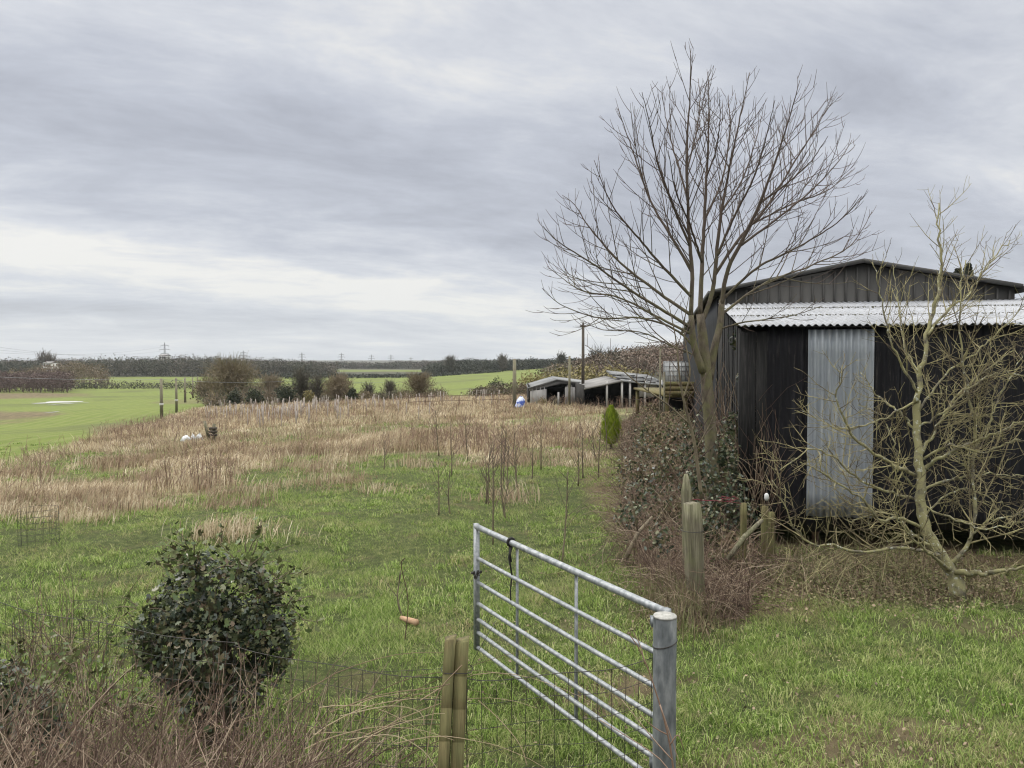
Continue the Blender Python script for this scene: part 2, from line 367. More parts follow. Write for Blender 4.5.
M['guard'] = leafmat('tree_guard_tube', [(.20, .17, .14), (.30, .26, .23), (.46, .43, .41)])
k = NT('puddle_painted_sky'); k.color((.45, .44, .40)); k.set(.25, 0, .5); M['water'] = k.m  # pale base colour stands in for bright sky reflected by the water
M['conifer'] = leafmat('conifer_spray', [(.14, .20, .015), (.24, .32, .03), (.36, .42, .05)], rough=.6, trans=.3)
M['evergreen'] = leafmat('evergreen_leaf', [(.012, .018, .009), (.025, .034, .015), (.045, .055, .025)])
M['firs'] = leafmat('far_conifer', [(.014, .021, .012), (.028, .034, .021), (.05, .052, .035)], far=0.1)
M['twigs_grey'] = leafmat('far_twigs_grey', [(.035, .031, .024), (.075, .063, .05), (.135, .115, .09)],
                          patch=[(.03, .035, .022), (.05, .055, .035), (.08, .08, .05)], pscale=.035, far=0.1)
M['twigs_brown'] = leafmat('far_twigs_brown', [(.11, .08, .055), (.17, .13, .09), (.24, .19, .13)],
                           patch=[(.10, .085, .04), (.15, .125, .06), (.10, .07, .05)], pscale=.05, far=0.15)
M['twigs_red'] = leafmat('far_twigs_red', [(.05, .032, .030), (.085, .056, .05), (.13, .09, .078)], far=0.12)
M['twigs_ochre'] = leafmat('far_twigs_ochre', [(.13, .115, .04), (.19, .16, .06), (.14, .10, .06)], far=0.2)
M['twigs_hill'] = leafmat('hill_twigs', [(.085, .058, .045), (.13, .09, .068), (.18, .13, .095)],
                           patch=[(.05, .05, .035), (.09, .085, .045), (.12, .085, .06)], pscale=.04, far=0.06)

# ------------------------------------------------------------------ ground sheet (polar grid, fine near the viewer)
ang = np.concatenate([np.linspace(-R(75), R(60), 560), np.linspace(R(60), R(285), 60)[1:-1]])
rad = np.concatenate([[0.05], np.geomspace(.8, 60, 260), np.geomspace(60, 6000, 150)[1:]])
AA, RR = np.meshgrid(ang, rad); X = RR*np.sin(AA); Y = RR*np.cos(AA); Z = gz(X, Y)
na, nr = len(ang), len(rad)
i = np.arange(nr-1)[:, None]*na; j = np.arange(na)[None]; j2 = (j+1) % na
mb = MB(); mb.add(np.stack([X, Y, Z], -1), q=np.stack([i+j, i+j2, i+na+j2, i+na+j], -1).reshape(-1, 4))
ground = mb.build('ground', M['ground'], smooth=True); tag(ground, 'sloping grass ground running down to the green valley fields', kind='structure')
def band(px0, px1, py0, py1, soft=.15):
    # patch given by where it lies on the land: bearing range and pixel rows turned into a ground patch
    a0, a1 = a_(px0), a_(px1)
    def D(py, a):
        ds = np.geomspace(8, 900, 500); zz = gz(ds*a, ds); rows = 360+(H-zz)/ds*768
        k = np.where(rows <= py)[0]; return ds[k[0]] if len(k) else 900
    am = (a0+a1)/2; d0, d1 = D(py1, am), D(py0, am); return a0, a1, d0, d1
bare = np.zeros_like(X); aa = X/np.maximum(Y, 5)
for (p0, p1, q0, q1, st) in [(-60, 62, 412, 421, .9), (-60, 40, 422, 426, .5), (88, 140, 424, 438, .65), (-60, 84, 393, 398.5, .9), (20, 60, 416, 418, .6), (150, 215, 400, 404, .5)]:
    a0, a1, d0, d1 = band(p0, p1, q0, q1)
    e = ((aa-(a0+a1)/2)/((a1-a0)/2))**2 + ((Y-(d0+d1)/2)/((d1-d0)/2))**2
    bare = np.maximum(bare, st*ss(1.5, .5, e+(fbm(X, Y, .25, 4)-.5)*1.4))
# worn soil by the gateway
bare = np.maximum(bare, .9*ss(.52, .60, fbm(X, Y*1.6, .8, 21, 4))*ss(9, 6, Y)*(X > .4))
litm = ss(0, .6, 1-((X-4.6)/3.2)**2-((Y-10.1)/1.9)**2)
litm = np.maximum(litm, ss(1.25, 1.9, X-.0*Y)*ss(3.9, 3.2, X)*ss(7.6, 8.3, Y)*ss(30, 25, Y))*ss(.2, .5, fbm(X, Y, 1.1, 31, 4)+.05)
litm = np.maximum(litm, ss(-.2, -.6, X)*ss(4.9, 4.4, Y)*(Y > 0))
farm = ss(440, 470, Y)*(1-ss(600, 610, Y)*ss(730, 715, Y)*(aa < -.05))*(Y > 0); farm = np.maximum(farm, ss(.05, .09, aa)*ss(110, 130, Y))
for nm, arr in (('rough', rough_mask(X, Y)), ('field', field_mask(X, Y)), ('bare', bare), ('litter', litm), ('far', farm)):
    at = ground.data.attributes.new(nm, 'FLOAT', 'POINT'); at.data.foreach_set('value', arr.astype(np.float32).ravel())
# puddles in the field
for (px, py, w, h, lab) in [(57, 402.5, 30, 2.2, 'long pale puddle lying across the green field'), (66, 404, 7, 1.8, 'small round pale puddle at the right end of the long one'),
                            (52, 412.6, 6, 1.0, 'tiny puddle in the green field below the long one')]:
    a0, a1, d0, d1 = band(px-w/2, px+w/2, py-h/2, py+h/2); am = (a0+a1)/2; dm = (d0+d1)/2
    th = np.linspace(0, 2*math.pi, 40, endpoint=False); rr = 1+.28*np.sin(th*3+px)+.15*np.sin(th*5+1)
    xs = am*dm+(a1-a0)/2*dm*rr*np.cos(th); ys = dm+(d1-d0)/2*rr*np.sin(th)
    v = np.stack([xs, ys, gz(xs, ys)+.05], 1); c0 = v.mean(0); c0[2] = gz(c0[0], c0[1])+.05
    mb = MB(); mb.add(np.vstack([v, c0]), t=[[q, (q+1) % 40, 40] for q in range(40)])
    tag(mb.build('puddle', M['water']), lab, kind='structure')

# ------------------------------------------------------------------ barn and lean-to
TB = R(11); fr = np.array([math.cos(TB), -math.sin(TB), 0]); sv = np.array([math.sin(TB), math.cos(TB), 0]); ez = np.array([0, 0, 1.])
C0 = np.array([3.46, 11.4, 0.])
def B(t, s, z): return C0+fr*t+sv*s+ez*z
def prism(mb, poly, d):                    # convex polygon (list of points) extruded by vector d
    poly = np.array(poly); n = len(poly); v = np.vstack([poly, poly+d]); c1 = poly.mean(0); v = np.vstack([v, c1, c1+d])
    q = [[a, (a+1) % n, n+(a+1) % n, n+a] for a in range(n)]
    t = [[2*n, (a+1) % n, a] for a in range(n)]+[[2*n+1, n+a, n+(a+1) % n] for a in range(n)]
    mb.add(v, q=q, t=t)
def corr(mb, org, u, v, nrm, U, Vtop, pitch=.076, amp=.009, th=.006, sub=6, wob=0, Vb=None):
    # corrugated sheet: u across the waves, v along them
    n = max(2, int(U/pitch*sub)); uu = np.linspace(0, U, n+1); h = amp*np.cos(uu/pitch*2*math.pi)
    rows = 9; pts = []
    for r in range(rows):
        f = r/(rows-1); off = wob*np.sin(uu*1.3+f*4)*f if wob else 0
        pts.append(org+u*uu[:, None]+v*(f*Vtop)+nrm*(h+off)[:, None])
    top = np.array(pts); bot = top-nrm*th; A = np.concatenate([top.reshape(-1, 3), bot.reshape(-1, 3)]); m = n+1; K = rows*m
    r = np.arange(rows-1)[:, None]*m; j = np.arange(n)[None]
    q1 = np.stack([r+j, r+j+1, r+m+j+1, r+m+j], -1).reshape(-1, 4); q2 = q1[:, ::-1]+K
    jj = np.arange(n); e1 = np.stack([jj, K+jj, K+jj+1, jj+1], 1); e2 = e1+(rows-1)*m
    rr = np.arange(rows-1)*m; e3 = np.stack([rr, rr+m, K+rr+m, K+rr], 1); e4 = e3+n
    mb.add(A, q=np.vstack([q1, q2, e1, e2[:, ::-1], e3, e4]))
barn = empty('barn', 'tall charcoal clad barn with shallow gable rising behind the black lean-to', 'barn', tuple(B(2.6, 4, 0)))
def bpart(mb, name, m, smooth=False, lab=None, root=None):
    o = mb.build(name, m, None, smooth)
    r = root or barn; o.parent = r; o.location = -np.array(r.location)
    if lab: o['label'] = lab
    return o
TL, TR_, TA_, ZE, ZA = -.10, 5.24, 2.58, 4.08, 4.60
mb = MB(); prism(mb, [B(TL, 4.04, .0), B(TR_, 4.04, .0), B(TR_, 4.04, ZE-.05), B(TA_, 4.04, ZA-.05), B(TL, 4.04, ZE-.05)], sv*.06)
# box-profile ribs on the gable
for t in np.arange(TL+.12, TR_, .205):
    zt = np.interp(t, [TL, TA_, TR_], [ZE, ZA, ZE])-.09
    mb.box(B(t, 4.025, (3.5+zt)/2), (.035, .03, zt-3.5), ang=-TB)
bpart(mb, 'front_wall', M['clad'])
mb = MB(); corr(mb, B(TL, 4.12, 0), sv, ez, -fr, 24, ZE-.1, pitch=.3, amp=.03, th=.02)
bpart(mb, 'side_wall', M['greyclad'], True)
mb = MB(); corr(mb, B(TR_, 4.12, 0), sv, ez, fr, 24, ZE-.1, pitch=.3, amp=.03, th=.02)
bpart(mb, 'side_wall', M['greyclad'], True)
mb = MB(); prism(mb, [B(TL, 28.1, .0), B(TR_, 28.1, .0), B(TR_, 28.1, ZE-.05), B(TA_, 28.1, ZA-.05), B(TL, 28.1, ZE-.05)], sv*.06)
bpart(mb, 'rear_wall', M['clad'])
mb = MB()
for a, b in (((TL-.1, ZE-.02), (TA_, ZA)), ((TA_, ZA), (TR_+.1, ZE-.02))):
    prism(mb, [B(a[0], 3.98, a[1]), B(b[0], 3.98, b[1]), B(b[0], 3.98, b[1]+.035), B(a[0], 3.98, a[1]+.035)], sv*24.3)
bpart(mb, 'roof', M['trim'])
mb = MB()
for a, b in (((TL-.1, ZE-.02), (TA_, ZA)), ((TA_, ZA), (TR_+.1, ZE-.02))):
    prism(mb, [B(a[0], 3.93, a[1]-.035), B(b[0], 3.93, b[1]-.035), B(b[0], 3.93, b[1]+.045), B(a[0], 3.93, a[1]+.045)], sv*.045)
bpart(mb, 'verge_trim', M['trim'])
mb = MB(); mb.box(B(TR_+.16, 16, ZE-.06), (.12, 24.2, .10), ang=-TB); mb.box(B(TL-.16, 16, ZE-.06), (.12, 24.2, .10), ang=-TB); bpart(mb, 'gutter', M['trim'])

lean = empty('lean_to_shed', 'low black corrugated lean-to shed with a pale tin roof in front of the barn', 'shed', tuple(B(4, 0, 0)))
LW = 9.5; ZF, ZB = 3.18, 3.80
def lp(mb, name, m, smooth=False, lab=None): return bpart(mb, name, m, smooth, lab, lean)
# front wall sheets, each slightly out of line with the next
mb = MB(); t = .30; kk = 0
while t < LW:
    w = .98; off = [.0, .012, -.01, .008][kk % 4]
    corr(mb, B(t, off, .18+.05*(kk % 3)), fr, ez, -sv, w, 3.0-.05*(kk % 3), pitch=.10, amp=.014); t += w-.06; kk += 1
lp(mb, 'front_wall', M['tar'], True)
mb = MB(); t = .0
for w, z0 in ((.15, .1), (.16, .22)):
    mb.box(B(t+w/2, rng.uniform(-.03, .0), (z0+3.12)/2), (w-.008, .025, 3.12-z0), ang=-TB); t += w
lp(mb, 'plank_panel', M['boards'], lab='weathered black planks at the left end of the front')
mb = MB(); corr(mb, B(.87, -.062, .42), fr, ez, -sv, .90, 2.72, pitch=.098, amp=.024, wob=.010)
lp(mb, 'cladding_sheet', M['zinc'], True, 'bare silver zinc sheet fixed over the black wall')
# side wall of rough boards
mb = MB(); s = .03
while s < 4:
    w = rng.uniform(.13, .2); zt = np.interp(s, [0, 4], [ZF, ZB])-.08
    mb.box(B(-.02+rng.uniform(-.015, .015), s+w/2, (.05+zt)/2), (.025, w-.008, zt-.05), ang=-TB); s += w
lp(mb, 'side_wall', M['boards'])
mb = MB(); mb.box(B(-.03, -.03, 1.55), (.12, .12, 3.1), ang=-TB); lp(mb, 'corner_post', M['boards'])
for t in (.98, 2.6, 4.4): mb = MB(); mb.box(B(t+.05, .08, 1.5), (.09, .09, 3.0), ang=-TB); lp(mb, 'frame_post', M['rust' if t < 1 else 'boards'])
mb = MB(); mb.box(B(LW/2, 3.9, 1.7), (LW-.1, .05, 3.3), ang=-TB); mb.box(B(LW-.05, 2, 1.6), (.05, 3.7, 3.1), ang=-TB); lp(mb, 'inner_wall', M['dark'])
mb = MB(); mb.box(B(LW/2, .06, 3.06), (LW, .06, .12), ang=-TB); lp(mb, 'wall_plate', M['boards'])
# roof in three courses lapping each other
rv = (sv*4.1+ez*(ZB-ZF)); rl = np.linalg.norm(rv); rv /= rl; rn = np.cross(fr, rv)
if rn[2] < 0: rn = -rn
mb = MB()
for c_ in range(3):
    org = B(-.12, -.14, ZF)+rv*(c_*rl/3-.02)+rn*(.006+.009*c_*-1+.02)
    corr(mb, org-rn*.012*(0), fr, rv, rn, LW+.2, rl/3+.12, pitch=.098, amp=.017, th=.004, wob=.0)
lp(mb, 'roof', M['roof'], True)
mb = MB()                                   # moss and debris gathered along the laps
for c_ in (1, 2):
    base = B(-.1, -.14, ZF)+rv*(c_*rl/3)
    for q in range(1500):
        p = base+fr*rng.uniform(0, LW)+rv*rng.normal(.02, .03)+rn*.03; s_ = rng.uniform(.008, .022)
        a = rng.random(3)-.5; b = rng.random(3)-.5; mb.add([p, p+a*s_*2, p+b*s_*2, p+rn*s_], t=[[0, 1, 2], [0, 1, 3], [0, 2, 3], [1, 2, 3]])
lp(mb, 'moss', M['moss'])

# platform and tank beside the barn
plat = empty('loading_platform', 'raised timber sleeper platform against the left side of the barn', 'platform', (5.6, 27, 0))
mb = MB()
for q in range(3): mb.box((5.95, 26, 1.58+.155*q), (1.6, .2, .148))
bpart(mb, 'edge_sleepers', M['sleeper'], root=plat)
mb = MB(); mb.box((6.3, 29.8, 1.46), (2.0, 7.3, .08)); bpart(mb, 'deck', M['sleeper'], root=plat)
for x, y in ((5.25, 26.05), (5.9, 26.05), (5.45, 33.3)):
    mb = MB(); mb.box((x, y, .7), (.14, .14, 1.42)); bpart(mb, 'leg', M['sleeper'], root=plat)
for x in (4.98, 5.12):
    mb = MB(); mb.tube([(x, 25.8, 0), (x, 25.8, 3.1 if x < 5 else 2.3)], .03, 6); bpart(mb, 'pole', M['pole'], root=plat)
mb = MB(); mb.box((6.2, 27.6, .7), (1.6, .05, 1.4)); bpart(mb, 'void_shade_panel', M['dark'], root=plat)  # dark sheet added to stand in for the shade under the deck
ibc = empty('water_tank', 'white plastic tank in a wire cage standing on the timber platform', 'tank', (6.85, 31.6, 1.5))
mb = MB(); mb.box((6.85, 31.6, 2.12), (.96, .96, .96)); bpart(mb, 'tank', M['plastic'], root=ibc)
mb = MB()
for z in np.linspace(1.68, 2.64, 6):
    for a, b in (((6.35, 31.1), (7.35, 31.1)), ((6.35, 31.1), (6.35, 32.1))): mb.tube([(a[0], a[1], z), (b[0], b[1], z)], .014, 4)
for x in np.linspace(6.35, 7.35, 7): mb.tube([(x, 31.09, 1.6), (x, 31.09, 2.65)], .014, 4)
for y in np.linspace(31.1, 32.1, 6): mb.tube([(6.34, y, 1.6), (6.34, y, 2.65)], .014, 4)
bpart(mb, 'cage', M['steel'], root=ibc)
mb = MB(); mb.box((6.85, 31.6, 1.57), (1.05, 1.05, .13)); bpart(mb, 'pallet', M['sleeper'], root=ibc)

# distant open sheds
def shed_root(name, lab, loc): return empty(name, lab, 'shed', loc)
D1 = 60.; gzz = float(gz(3.4, D1))
sA = shed_root('field_shed', 'pale open shed with a low gable and sheeted doors beyond the rough grass', (3.4, D1, gzz))
def z_at(py, D): return P(512, py, D)[2]
def x_at(px, D): return (px-512)/768*D
def panel(px0, px1, py0, py1, D, m, name, root, dy=.0, depth=.08, lab=None):
    x0, x1 = x_at(px0, D), x_at(px1, D); z0, z1 = z_at(py1, D), z_at(py0, D); mb = MB()
    n = max(1, int((x1-x0)/.3))
    mb.box(((x0+x1)/2, D+dy, (z0+z1)/2), (x1-x0, depth, z1-z0))
    for q in range(n): mb.box((x0+(q+.5)*(x1-x0)/n, D+dy-depth/2-.01, (z0+z1)/2), (.05, .04, (z1-z0)*.98))
    return bpart(mb, name, m, root=root, lab=lab)
panel(530, 546.5, 387, 407, D1, M['palesheet'], 'wall_panel', sA)
panel(565, 583, 385, 407, D1, M['palesheet'], 'wall_panel', sA)
x0, x1, xa = x_at(529, D1), x_at(607, D1), x_at(557, D1)
mb = MB(); zl, za, zr = z_at(388.5, D1), z_at(380, D1), z_at(386.5, D1); zb_ = z_at(384, D1)
prism(mb, [(x0, D1-.05, zl), (xa, D1-.05, za), (x1, D1-.05, zr), (x1, D1-.05, zr-.2), (xa+.1, D1-.05, zb_-.02), (x0, D1-.05, zl-.2)], (0, .1, 0)); bpart(mb, 'fascia', M['greyroof'], root=sA)
mb = MB(); prism(mb, [(x0-.1, D1-.2, zl), (xa, D1-.2, za), (xa, D1-.2, za+.06), (x0-.1, D1-.2, zl+.06)], (0, 7, .1)); bpart(mb, 'roof', M['paleroof'], root=sA)
mb = MB(); prism(mb, [(xa, D1-.2, za), (x1+.1, D1-.2, zr), (x1+.1, D1-.2, zr+.06), (xa, D1-.2, za+.06)], (0, 7, .1)); bpart(mb, 'roof', M['paleroof'], root=sA)
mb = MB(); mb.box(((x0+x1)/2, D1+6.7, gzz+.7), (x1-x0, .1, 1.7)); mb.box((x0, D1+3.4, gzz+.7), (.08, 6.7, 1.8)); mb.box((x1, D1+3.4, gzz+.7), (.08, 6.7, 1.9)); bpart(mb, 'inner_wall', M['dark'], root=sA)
mb = MB(); mb.box((x_at(556, D1), D1+.4, gzz+.35), (1.3, .08, .8)); bpart(mb, 'half_door', M['boards'], root=sA)
D2 = 53.; g2 = float(gz(8, D2))
sB = shed_root('cattle_shed', 'long low open-fronted shed with dark bays and a patchy pale roof', (8, D2, g2))
for px in (607, 622, 630, 645, 661): mb = MB(); x = x_at(px, D2); mb.box((x, D2, g2+.95), (.14, .14, 1.95)); bpart(mb, 'post', M['palesheet'], root=sB)
x0, xa, x1 = x_at(584, D2), x_at(622, D2), x_at(670, D2); zl, za, zr = z_at(388, D2), z_at(380, D2), z_at(385, D2)
mb = MB(); prism(mb, [(x0, D2-.15, zl-.12), (xa, D2-.15, za-.12), (xa, D2-.15, za), (x0, D2-.15, zl)], (0, 9, .1)); bpart(mb, 'roof', M['greyroof'], root=sB)
mb = MB(); prism(mb, [(xa, D2-.15, za-.12), (x1, D2-.15, zr-.12), (x1, D2-.15, zr), (xa, D2-.15, za)], (0, 9, .55)); bpart(mb, 'roof', M['paleroof'], root=sB)
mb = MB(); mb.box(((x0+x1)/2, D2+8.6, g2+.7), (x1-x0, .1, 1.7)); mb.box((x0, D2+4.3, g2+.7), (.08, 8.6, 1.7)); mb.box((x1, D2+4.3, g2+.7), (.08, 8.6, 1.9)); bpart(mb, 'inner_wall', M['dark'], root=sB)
mb = MB(); mb.box((x_at(648, D2), D2+.3, g2+1.25), (1.3, .08, 1.0)); bpart(mb, 'wall_panel', M['palesheet'], root=sB)
mb = MB()
for q in range(46):
    p = np.array([x_at(rng.uniform(622, 664), D2), D2+rng.uniform(0, 5), 0]); p[2] = np.interp(p[0], [xa, x1], [za, zr])+(p[1]-D2)*.061+.07
    mb.box(p, (rng.uniform(.3, .9), rng.uniform(.3, 1), .05), ang=rng.uniform(0, 3))
bpart(mb, 'loose_sheets', M['paleroof'], root=sB, lab='loose pale sheets lying on the roof')

# ------------------------------------------------------------------ gate and foreground fence
A = P(476.5, 526.5, 6.6); Bp = P(669, 613.5, 4.46)
base_z = float(gz(A[0], A[1]))
gate = empty('field_gate', 'galvanised seven bar metal field gate standing open', 'gate', (Bp[0], Bp[1], 0))
gv = Bp-A; gl = np.linalg.norm(gv); gu = gv/gl; gl -= .02
zt = A[2]; hs = [0, .272, .482, .664, .804, .918, 1.05]
gnrm = np.cross(gu, ez)
for q, h in enumerate(hs):
    mb = MB(); r = .024 if q == 0 else .0165
    a = A+gu*.0-ez*h; b = A+gu*gl-ez*h; n = 12
    pts = [a+(b-a)*f/n + ez*(-.004*math.sin(math.pi*f/n)) for f in range(n+1)]
    mb.tube(pts, r, 14); bpart(mb, 'rail', M['galv'], True, root=gate)
for s_, w in ((.0, .05), (gl, .04)):
    mb = MB(); p = A+gu*s_; mb.box(p-ez*.525, (w, .035, 1.10), ang=math.atan2(gu[1], gu[0])); bpart(mb, 'stile', M['galv'], root=gate)
def t_for(px):
    u = (px-512)/768; return (u*A[1]-A[0])/(gu[0]-u*gu[1])
for px in (515, 574.5):
    s_ = t_for(px); mb = MB(); p = A+gu*s_-gnrm*.02; mb.box(p-ez*.525, (.032, .008, 1.06), ang=math.atan2(gu[1], gu[0]))
    for h in hs[1:]: mb.tube([p-ez*h-gnrm*.012, p-ez*h+gnrm*.0], .008, 6)
    bpart(mb, 'brace', M['galv'], root=gate)
mb = MB(); p = A+gu*t_for(511)
th = np.linspace(0, 2*math.pi, 13); mb.tube([p+ez*(.032*math.cos(a))+gnrm*(.032*math.sin(a)) for a in th], .011, 6)
mb.tube([p-ez*.03+gu*.01, p-ez*.12+gnrm*.02, p-ez*.26+gu*.015, p-ez*.40-gu*.01, p-ez*.5], [.012, .008, .007, .006, .006], 5)
mb.tube([p-ez*.03-gu*.02, p-ez*.1-gu*.02, p-ez*.16+gu*.005], .009, 5)
tag(mb.build('strap', M['black']), 'frayed black strap hanging from the top bar of the metal gate', 'strap')
mb = MB(); p = A-ez*.40
for q in range(9):
    c0 = p+gu*(.01+.012*q)-ez*(.03*math.sin(q*.7))+gnrm*.03
    th = np.linspace(0, 2*math.pi, 9); w_ = gu if q % 2 else gnrm; mb.tube([c0+ez*.016*np.cos(a)+w_*.010*np.sin(a) for a in th], .0035, 5, cap=False)
mb.tube([p-gnrm*.05, p+gnrm*.05], .012, 6)
bpart(mb, 'chain', M['wire'], root=gate)
# round steel gate post
pp = P(665, 616, 4.33); pz = float(gz(pp[0], pp[1]))
gp = empty('gate_post', 'round galvanised steel post at the near end of the metal gate', 'post', (pp[0], pp[1], pz-.3))
mb = MB(); mb.tube([(pp[0], pp[1], pz-.3), (pp[0], pp[1], pp[2]-.01), (pp[0], pp[1], pp[2])], [.066, .066, .064], 32, cap=False); bpart(mb, 'shaft', M['galvpost'], True, root=gp)
mb = MB(); mb.tube([(pp[0], pp[1], pp[2]-.004), (pp[0], pp[1], pp[2]+.006)], [.068, .064], 32); bpart(mb, 'cap', M['galvtop'], root=gp)
th = np.linspace(0, 2*math.pi, 25); mb = MB()
mb.tube([(pp[0]+.069*math.cos(a), pp[1]+.069*math.sin(a), pp[2]-.155+.02*math.cos(a)) for a in th], .0035, 5)
bpart(mb, 'wire_tie', M['wire'], root=gp)
for dz in (.06, .9): mb = MB(); mb.box((pp[0]-.02, pp[1]+.085, pp[2]-dz), (.09, .06, .05)); bpart(mb, 'hinge', M['galvpost'], root=gp)
# stock fence
fence = empty('stock_fence', 'rusty square mesh stock fence running left from the gate post', 'fence', (-.3, 4.1, 0))
FP = [np.array([pp[0]-.07, pp[1], 0]), np.array([-.245, 4.12, 0]), np.array([-1.7, 4.66, 0]), np.array([-3.6, 5.35, 0])]
def fpost(px, py, D, w, d, h, tilt):
    p = P(px, py, D); mb = MB(); n = 9; g0 = float(gz(p[0], D))
    zz = np.linspace(g0-.25, p[2], n)
    for k_ in range(n-1):
        f0 = (p[2]-zz[k_])*tilt; f1 = (p[2]-zz[k_+1])*tilt; ww = w
        v = []
        for (f, z) in ((f0, zz[k_]), (f1, zz[k_+1])):
            for sx, sy in ((-1, -1), (1, -1), (1, 1), (-1, 1)): v.append((p[0]-f+sx*ww/2+rng.normal(0, .0008), p[1]+sy*d/2, z+(0 if z < p[2] else .008*sx)))
        mb.add(v, q=[[0, 1, 5, 4], [1, 2, 6, 5], [2, 3, 7, 6], [3, 0, 4, 7], [4, 5, 6, 7]])
    return mb
mb = fpost(450.5, 638, 4.12, .060, .09, 1.2, .055); bpart(mb, 'post', M['post'], root=fence)
mb = fpost(462.5, 640, 4.14, .068, .10, 1.2, .045); bpart(mb, 'post', M['post'], root=fence)
mb = MB(); c0 = P(457, 669, 4.12)
mb.tube([(c0[0]+.085*math.cos(a), c0[1]+.07*math.sin(a), c0[2]+.005*math.sin(3*a)) for a in th], .0025, 5)
mb.tube([P(470, 668, 4.08), P(476, 655, 4.1), P(480, 648, 4.1), P(497, 619, 4.12)], .0015, 4)
bpart(mb, 'wire_tie', M['wire'], root=fence)
for a, b, N_, top in ((0, 1, 22, .99), (1, 2, 24, .99), (2, 3, 28, 1.0)):
    mb = MB(); p0, p1 = FP[a], FP[b]; dd = p1-p0; Ln = np.linalg.norm(dd)
    hts = [.02, .12, .22, .33, .45, .58, .72, .86, top]
    def q_(f, h):
        p = p0+dd*f; s_ = -.03*math.sin(math.pi*f)*(h/top); bul = .03*math.sin(f*9+h*3)
        return np.array([p[0], p[1]+bul, float(gz(p[0], p[1]))*.6+h+s_*1.6])
    for h in hts: mb.tube([q_(f, h) for f in np.linspace(0, 1, 20)], .0021 if h < top else .0028, 4, cap=False)
    for f in np.linspace(0, 1, int(Ln/.075)): mb.tube([q_(f+rng.normal(0, .0015), h) for h in hts], .0018, 4, cap=False)
    bpart(mb, 'netting', M['wire'], root=fence)
# strand left of the post at the top
mb = MB(); mb.tube([P(455, 668, 4.1), P(380, 672, 4.3), P(330, 678, 4.4)], .0016, 4); bpart(mb, 'top_strand', M['wire'], root=fence)

# weathered posts by the brambles
def wpost(px, py, D, w, label, name='wooden_post', m='oldpost', lean=.0, top='flat', h_extra=0):
    p = P(px, py, D); g0 = float(gz(p[0], D)); mb = MB(); n = 8
    zs = np.linspace(g0-.1, p[2], n)
    pts = np.array([(p[0]+(p[2]-z)*lean+rng.normal(0, .002), p[1], z) for z in zs]); r = np.full(n, w*.56); r[-1] *= .9 if top == 'flat' else .35
    r *= 1+rng.normal(0, .03, n); r *= 1.12; mb.tube(pts, r, 4)
    o = mb.build(name, M[m]); tag(o, label, 'post'); return o, p
wpost(692, 503, 8.2, .165, 'thick weathered square post standing in dead bramble by the grass', lean=.045)
mb = MB(); c0 = P(697, 532, 8.1)
mb.tube([(P(692, 520, 8.2)[0]+.12*math.cos(a), 8.2+.12*math.sin(a), c0[2]+.0*a) for a in th], .004, 5)
tag(mb.build('wire_loop', M['wire']), 'wire wound round the thick weathered post', 'wire')
wpost(686, 474, 8.9, .10, 'jagged pale broken stump just behind the thick weathered post', 'broken_post', top='j', lean=.03)
wpost(743.5, 503, 9.4, .065, 'slim mossy stake left of the two close stakes by the shed corner', 'wooden_stake', 'post')
wpost(765, 506, 10.0, .075, 'mossy stake with a white insulator near the shed corner', 'wooden_stake', 'post')
wpost(772, 512, 10.3, .075, 'mossy stake just right of the one with the white insulator', 'wooden_stake', 'post')
mb = MB(); a = P(727, 560, 9.2); b = P(762, 520, 9.5); mb.tube([a, (a+b)/2+ez*.04, b], [.03, .035, .025], 7)
tag(mb.build('fallen_log', M['oldpost']), 'pale broken log leaning against the mossy stakes', 'log')
mb = MB(); c0 = P(766.5, 497, 9.95); mb.tube([c0-ez*.05, c0-ez*.02, c0+ez*.03, c0+ez*.05], [.012, .03, .028, .012], 12)
tag(mb.build('insulator', M['plastic']), 'small white plastic insulator on a stake by the shed', 'insulator')
mb = MB(); mb.tube([P(689, 499, 8.9), P(705, 500.5, 9), P(722, 501, 9.1), P(741, 503.5, 9.35)], .004, 5)
for q in range(7): a = P(717+q*2.4, 499+rng.uniform(-1.5, 1.5), 9.1); mb.tube([a, a+rng.normal(0, .02, 3)+np.array([.04, 0, 0]), a+np.array([.08, 0, .0])+rng.normal(0, .012, 3)], .004, 4)
tag(mb.build('twine', M['red']), 'red twine strung from the broken post to a stake', 'twine')
# peeled stick lying in the meadow, and a leaning one in the brambles
def ground_hit(px, py):
    lo, hi = 3., 120.
    for D in np.geomspace(3.5, 400, 3000):
        p = P(px, py, D)
        if p[2] <= gz(p[0], D): return np.array([p[0], D, float(gz(p[0], D))])
    return p
a = ground_hit(401, 623); b = ground_hit(417, 628); a[2] += .05; b[2] += .05
mb = MB(); mb.tube([a, (a+b)/2, b-(b-a)*.02], [.022, .03, .034], 9); o = mb.build('stick', M['cutwood']); tag(o, 'short orange cut log lying on the meadow grass', 'log')
mb = MB(); a = ground_hit(624, 566); mb.tube([a+ez*.05, P(638, 533, a[1]+.1), P(652, 517, a[1]+.4)], [.035, .028, .02], 7); mb.tube([P(638, 533, a[1]+.1), P(634, 510, a[1]+.1), P(629, 498, a[1])], [.012, .01, .005], 5)
tag(mb.build('stick', M['sapling']), 'pale bare branch leaning in the brambles left of the thick post', 'branch')

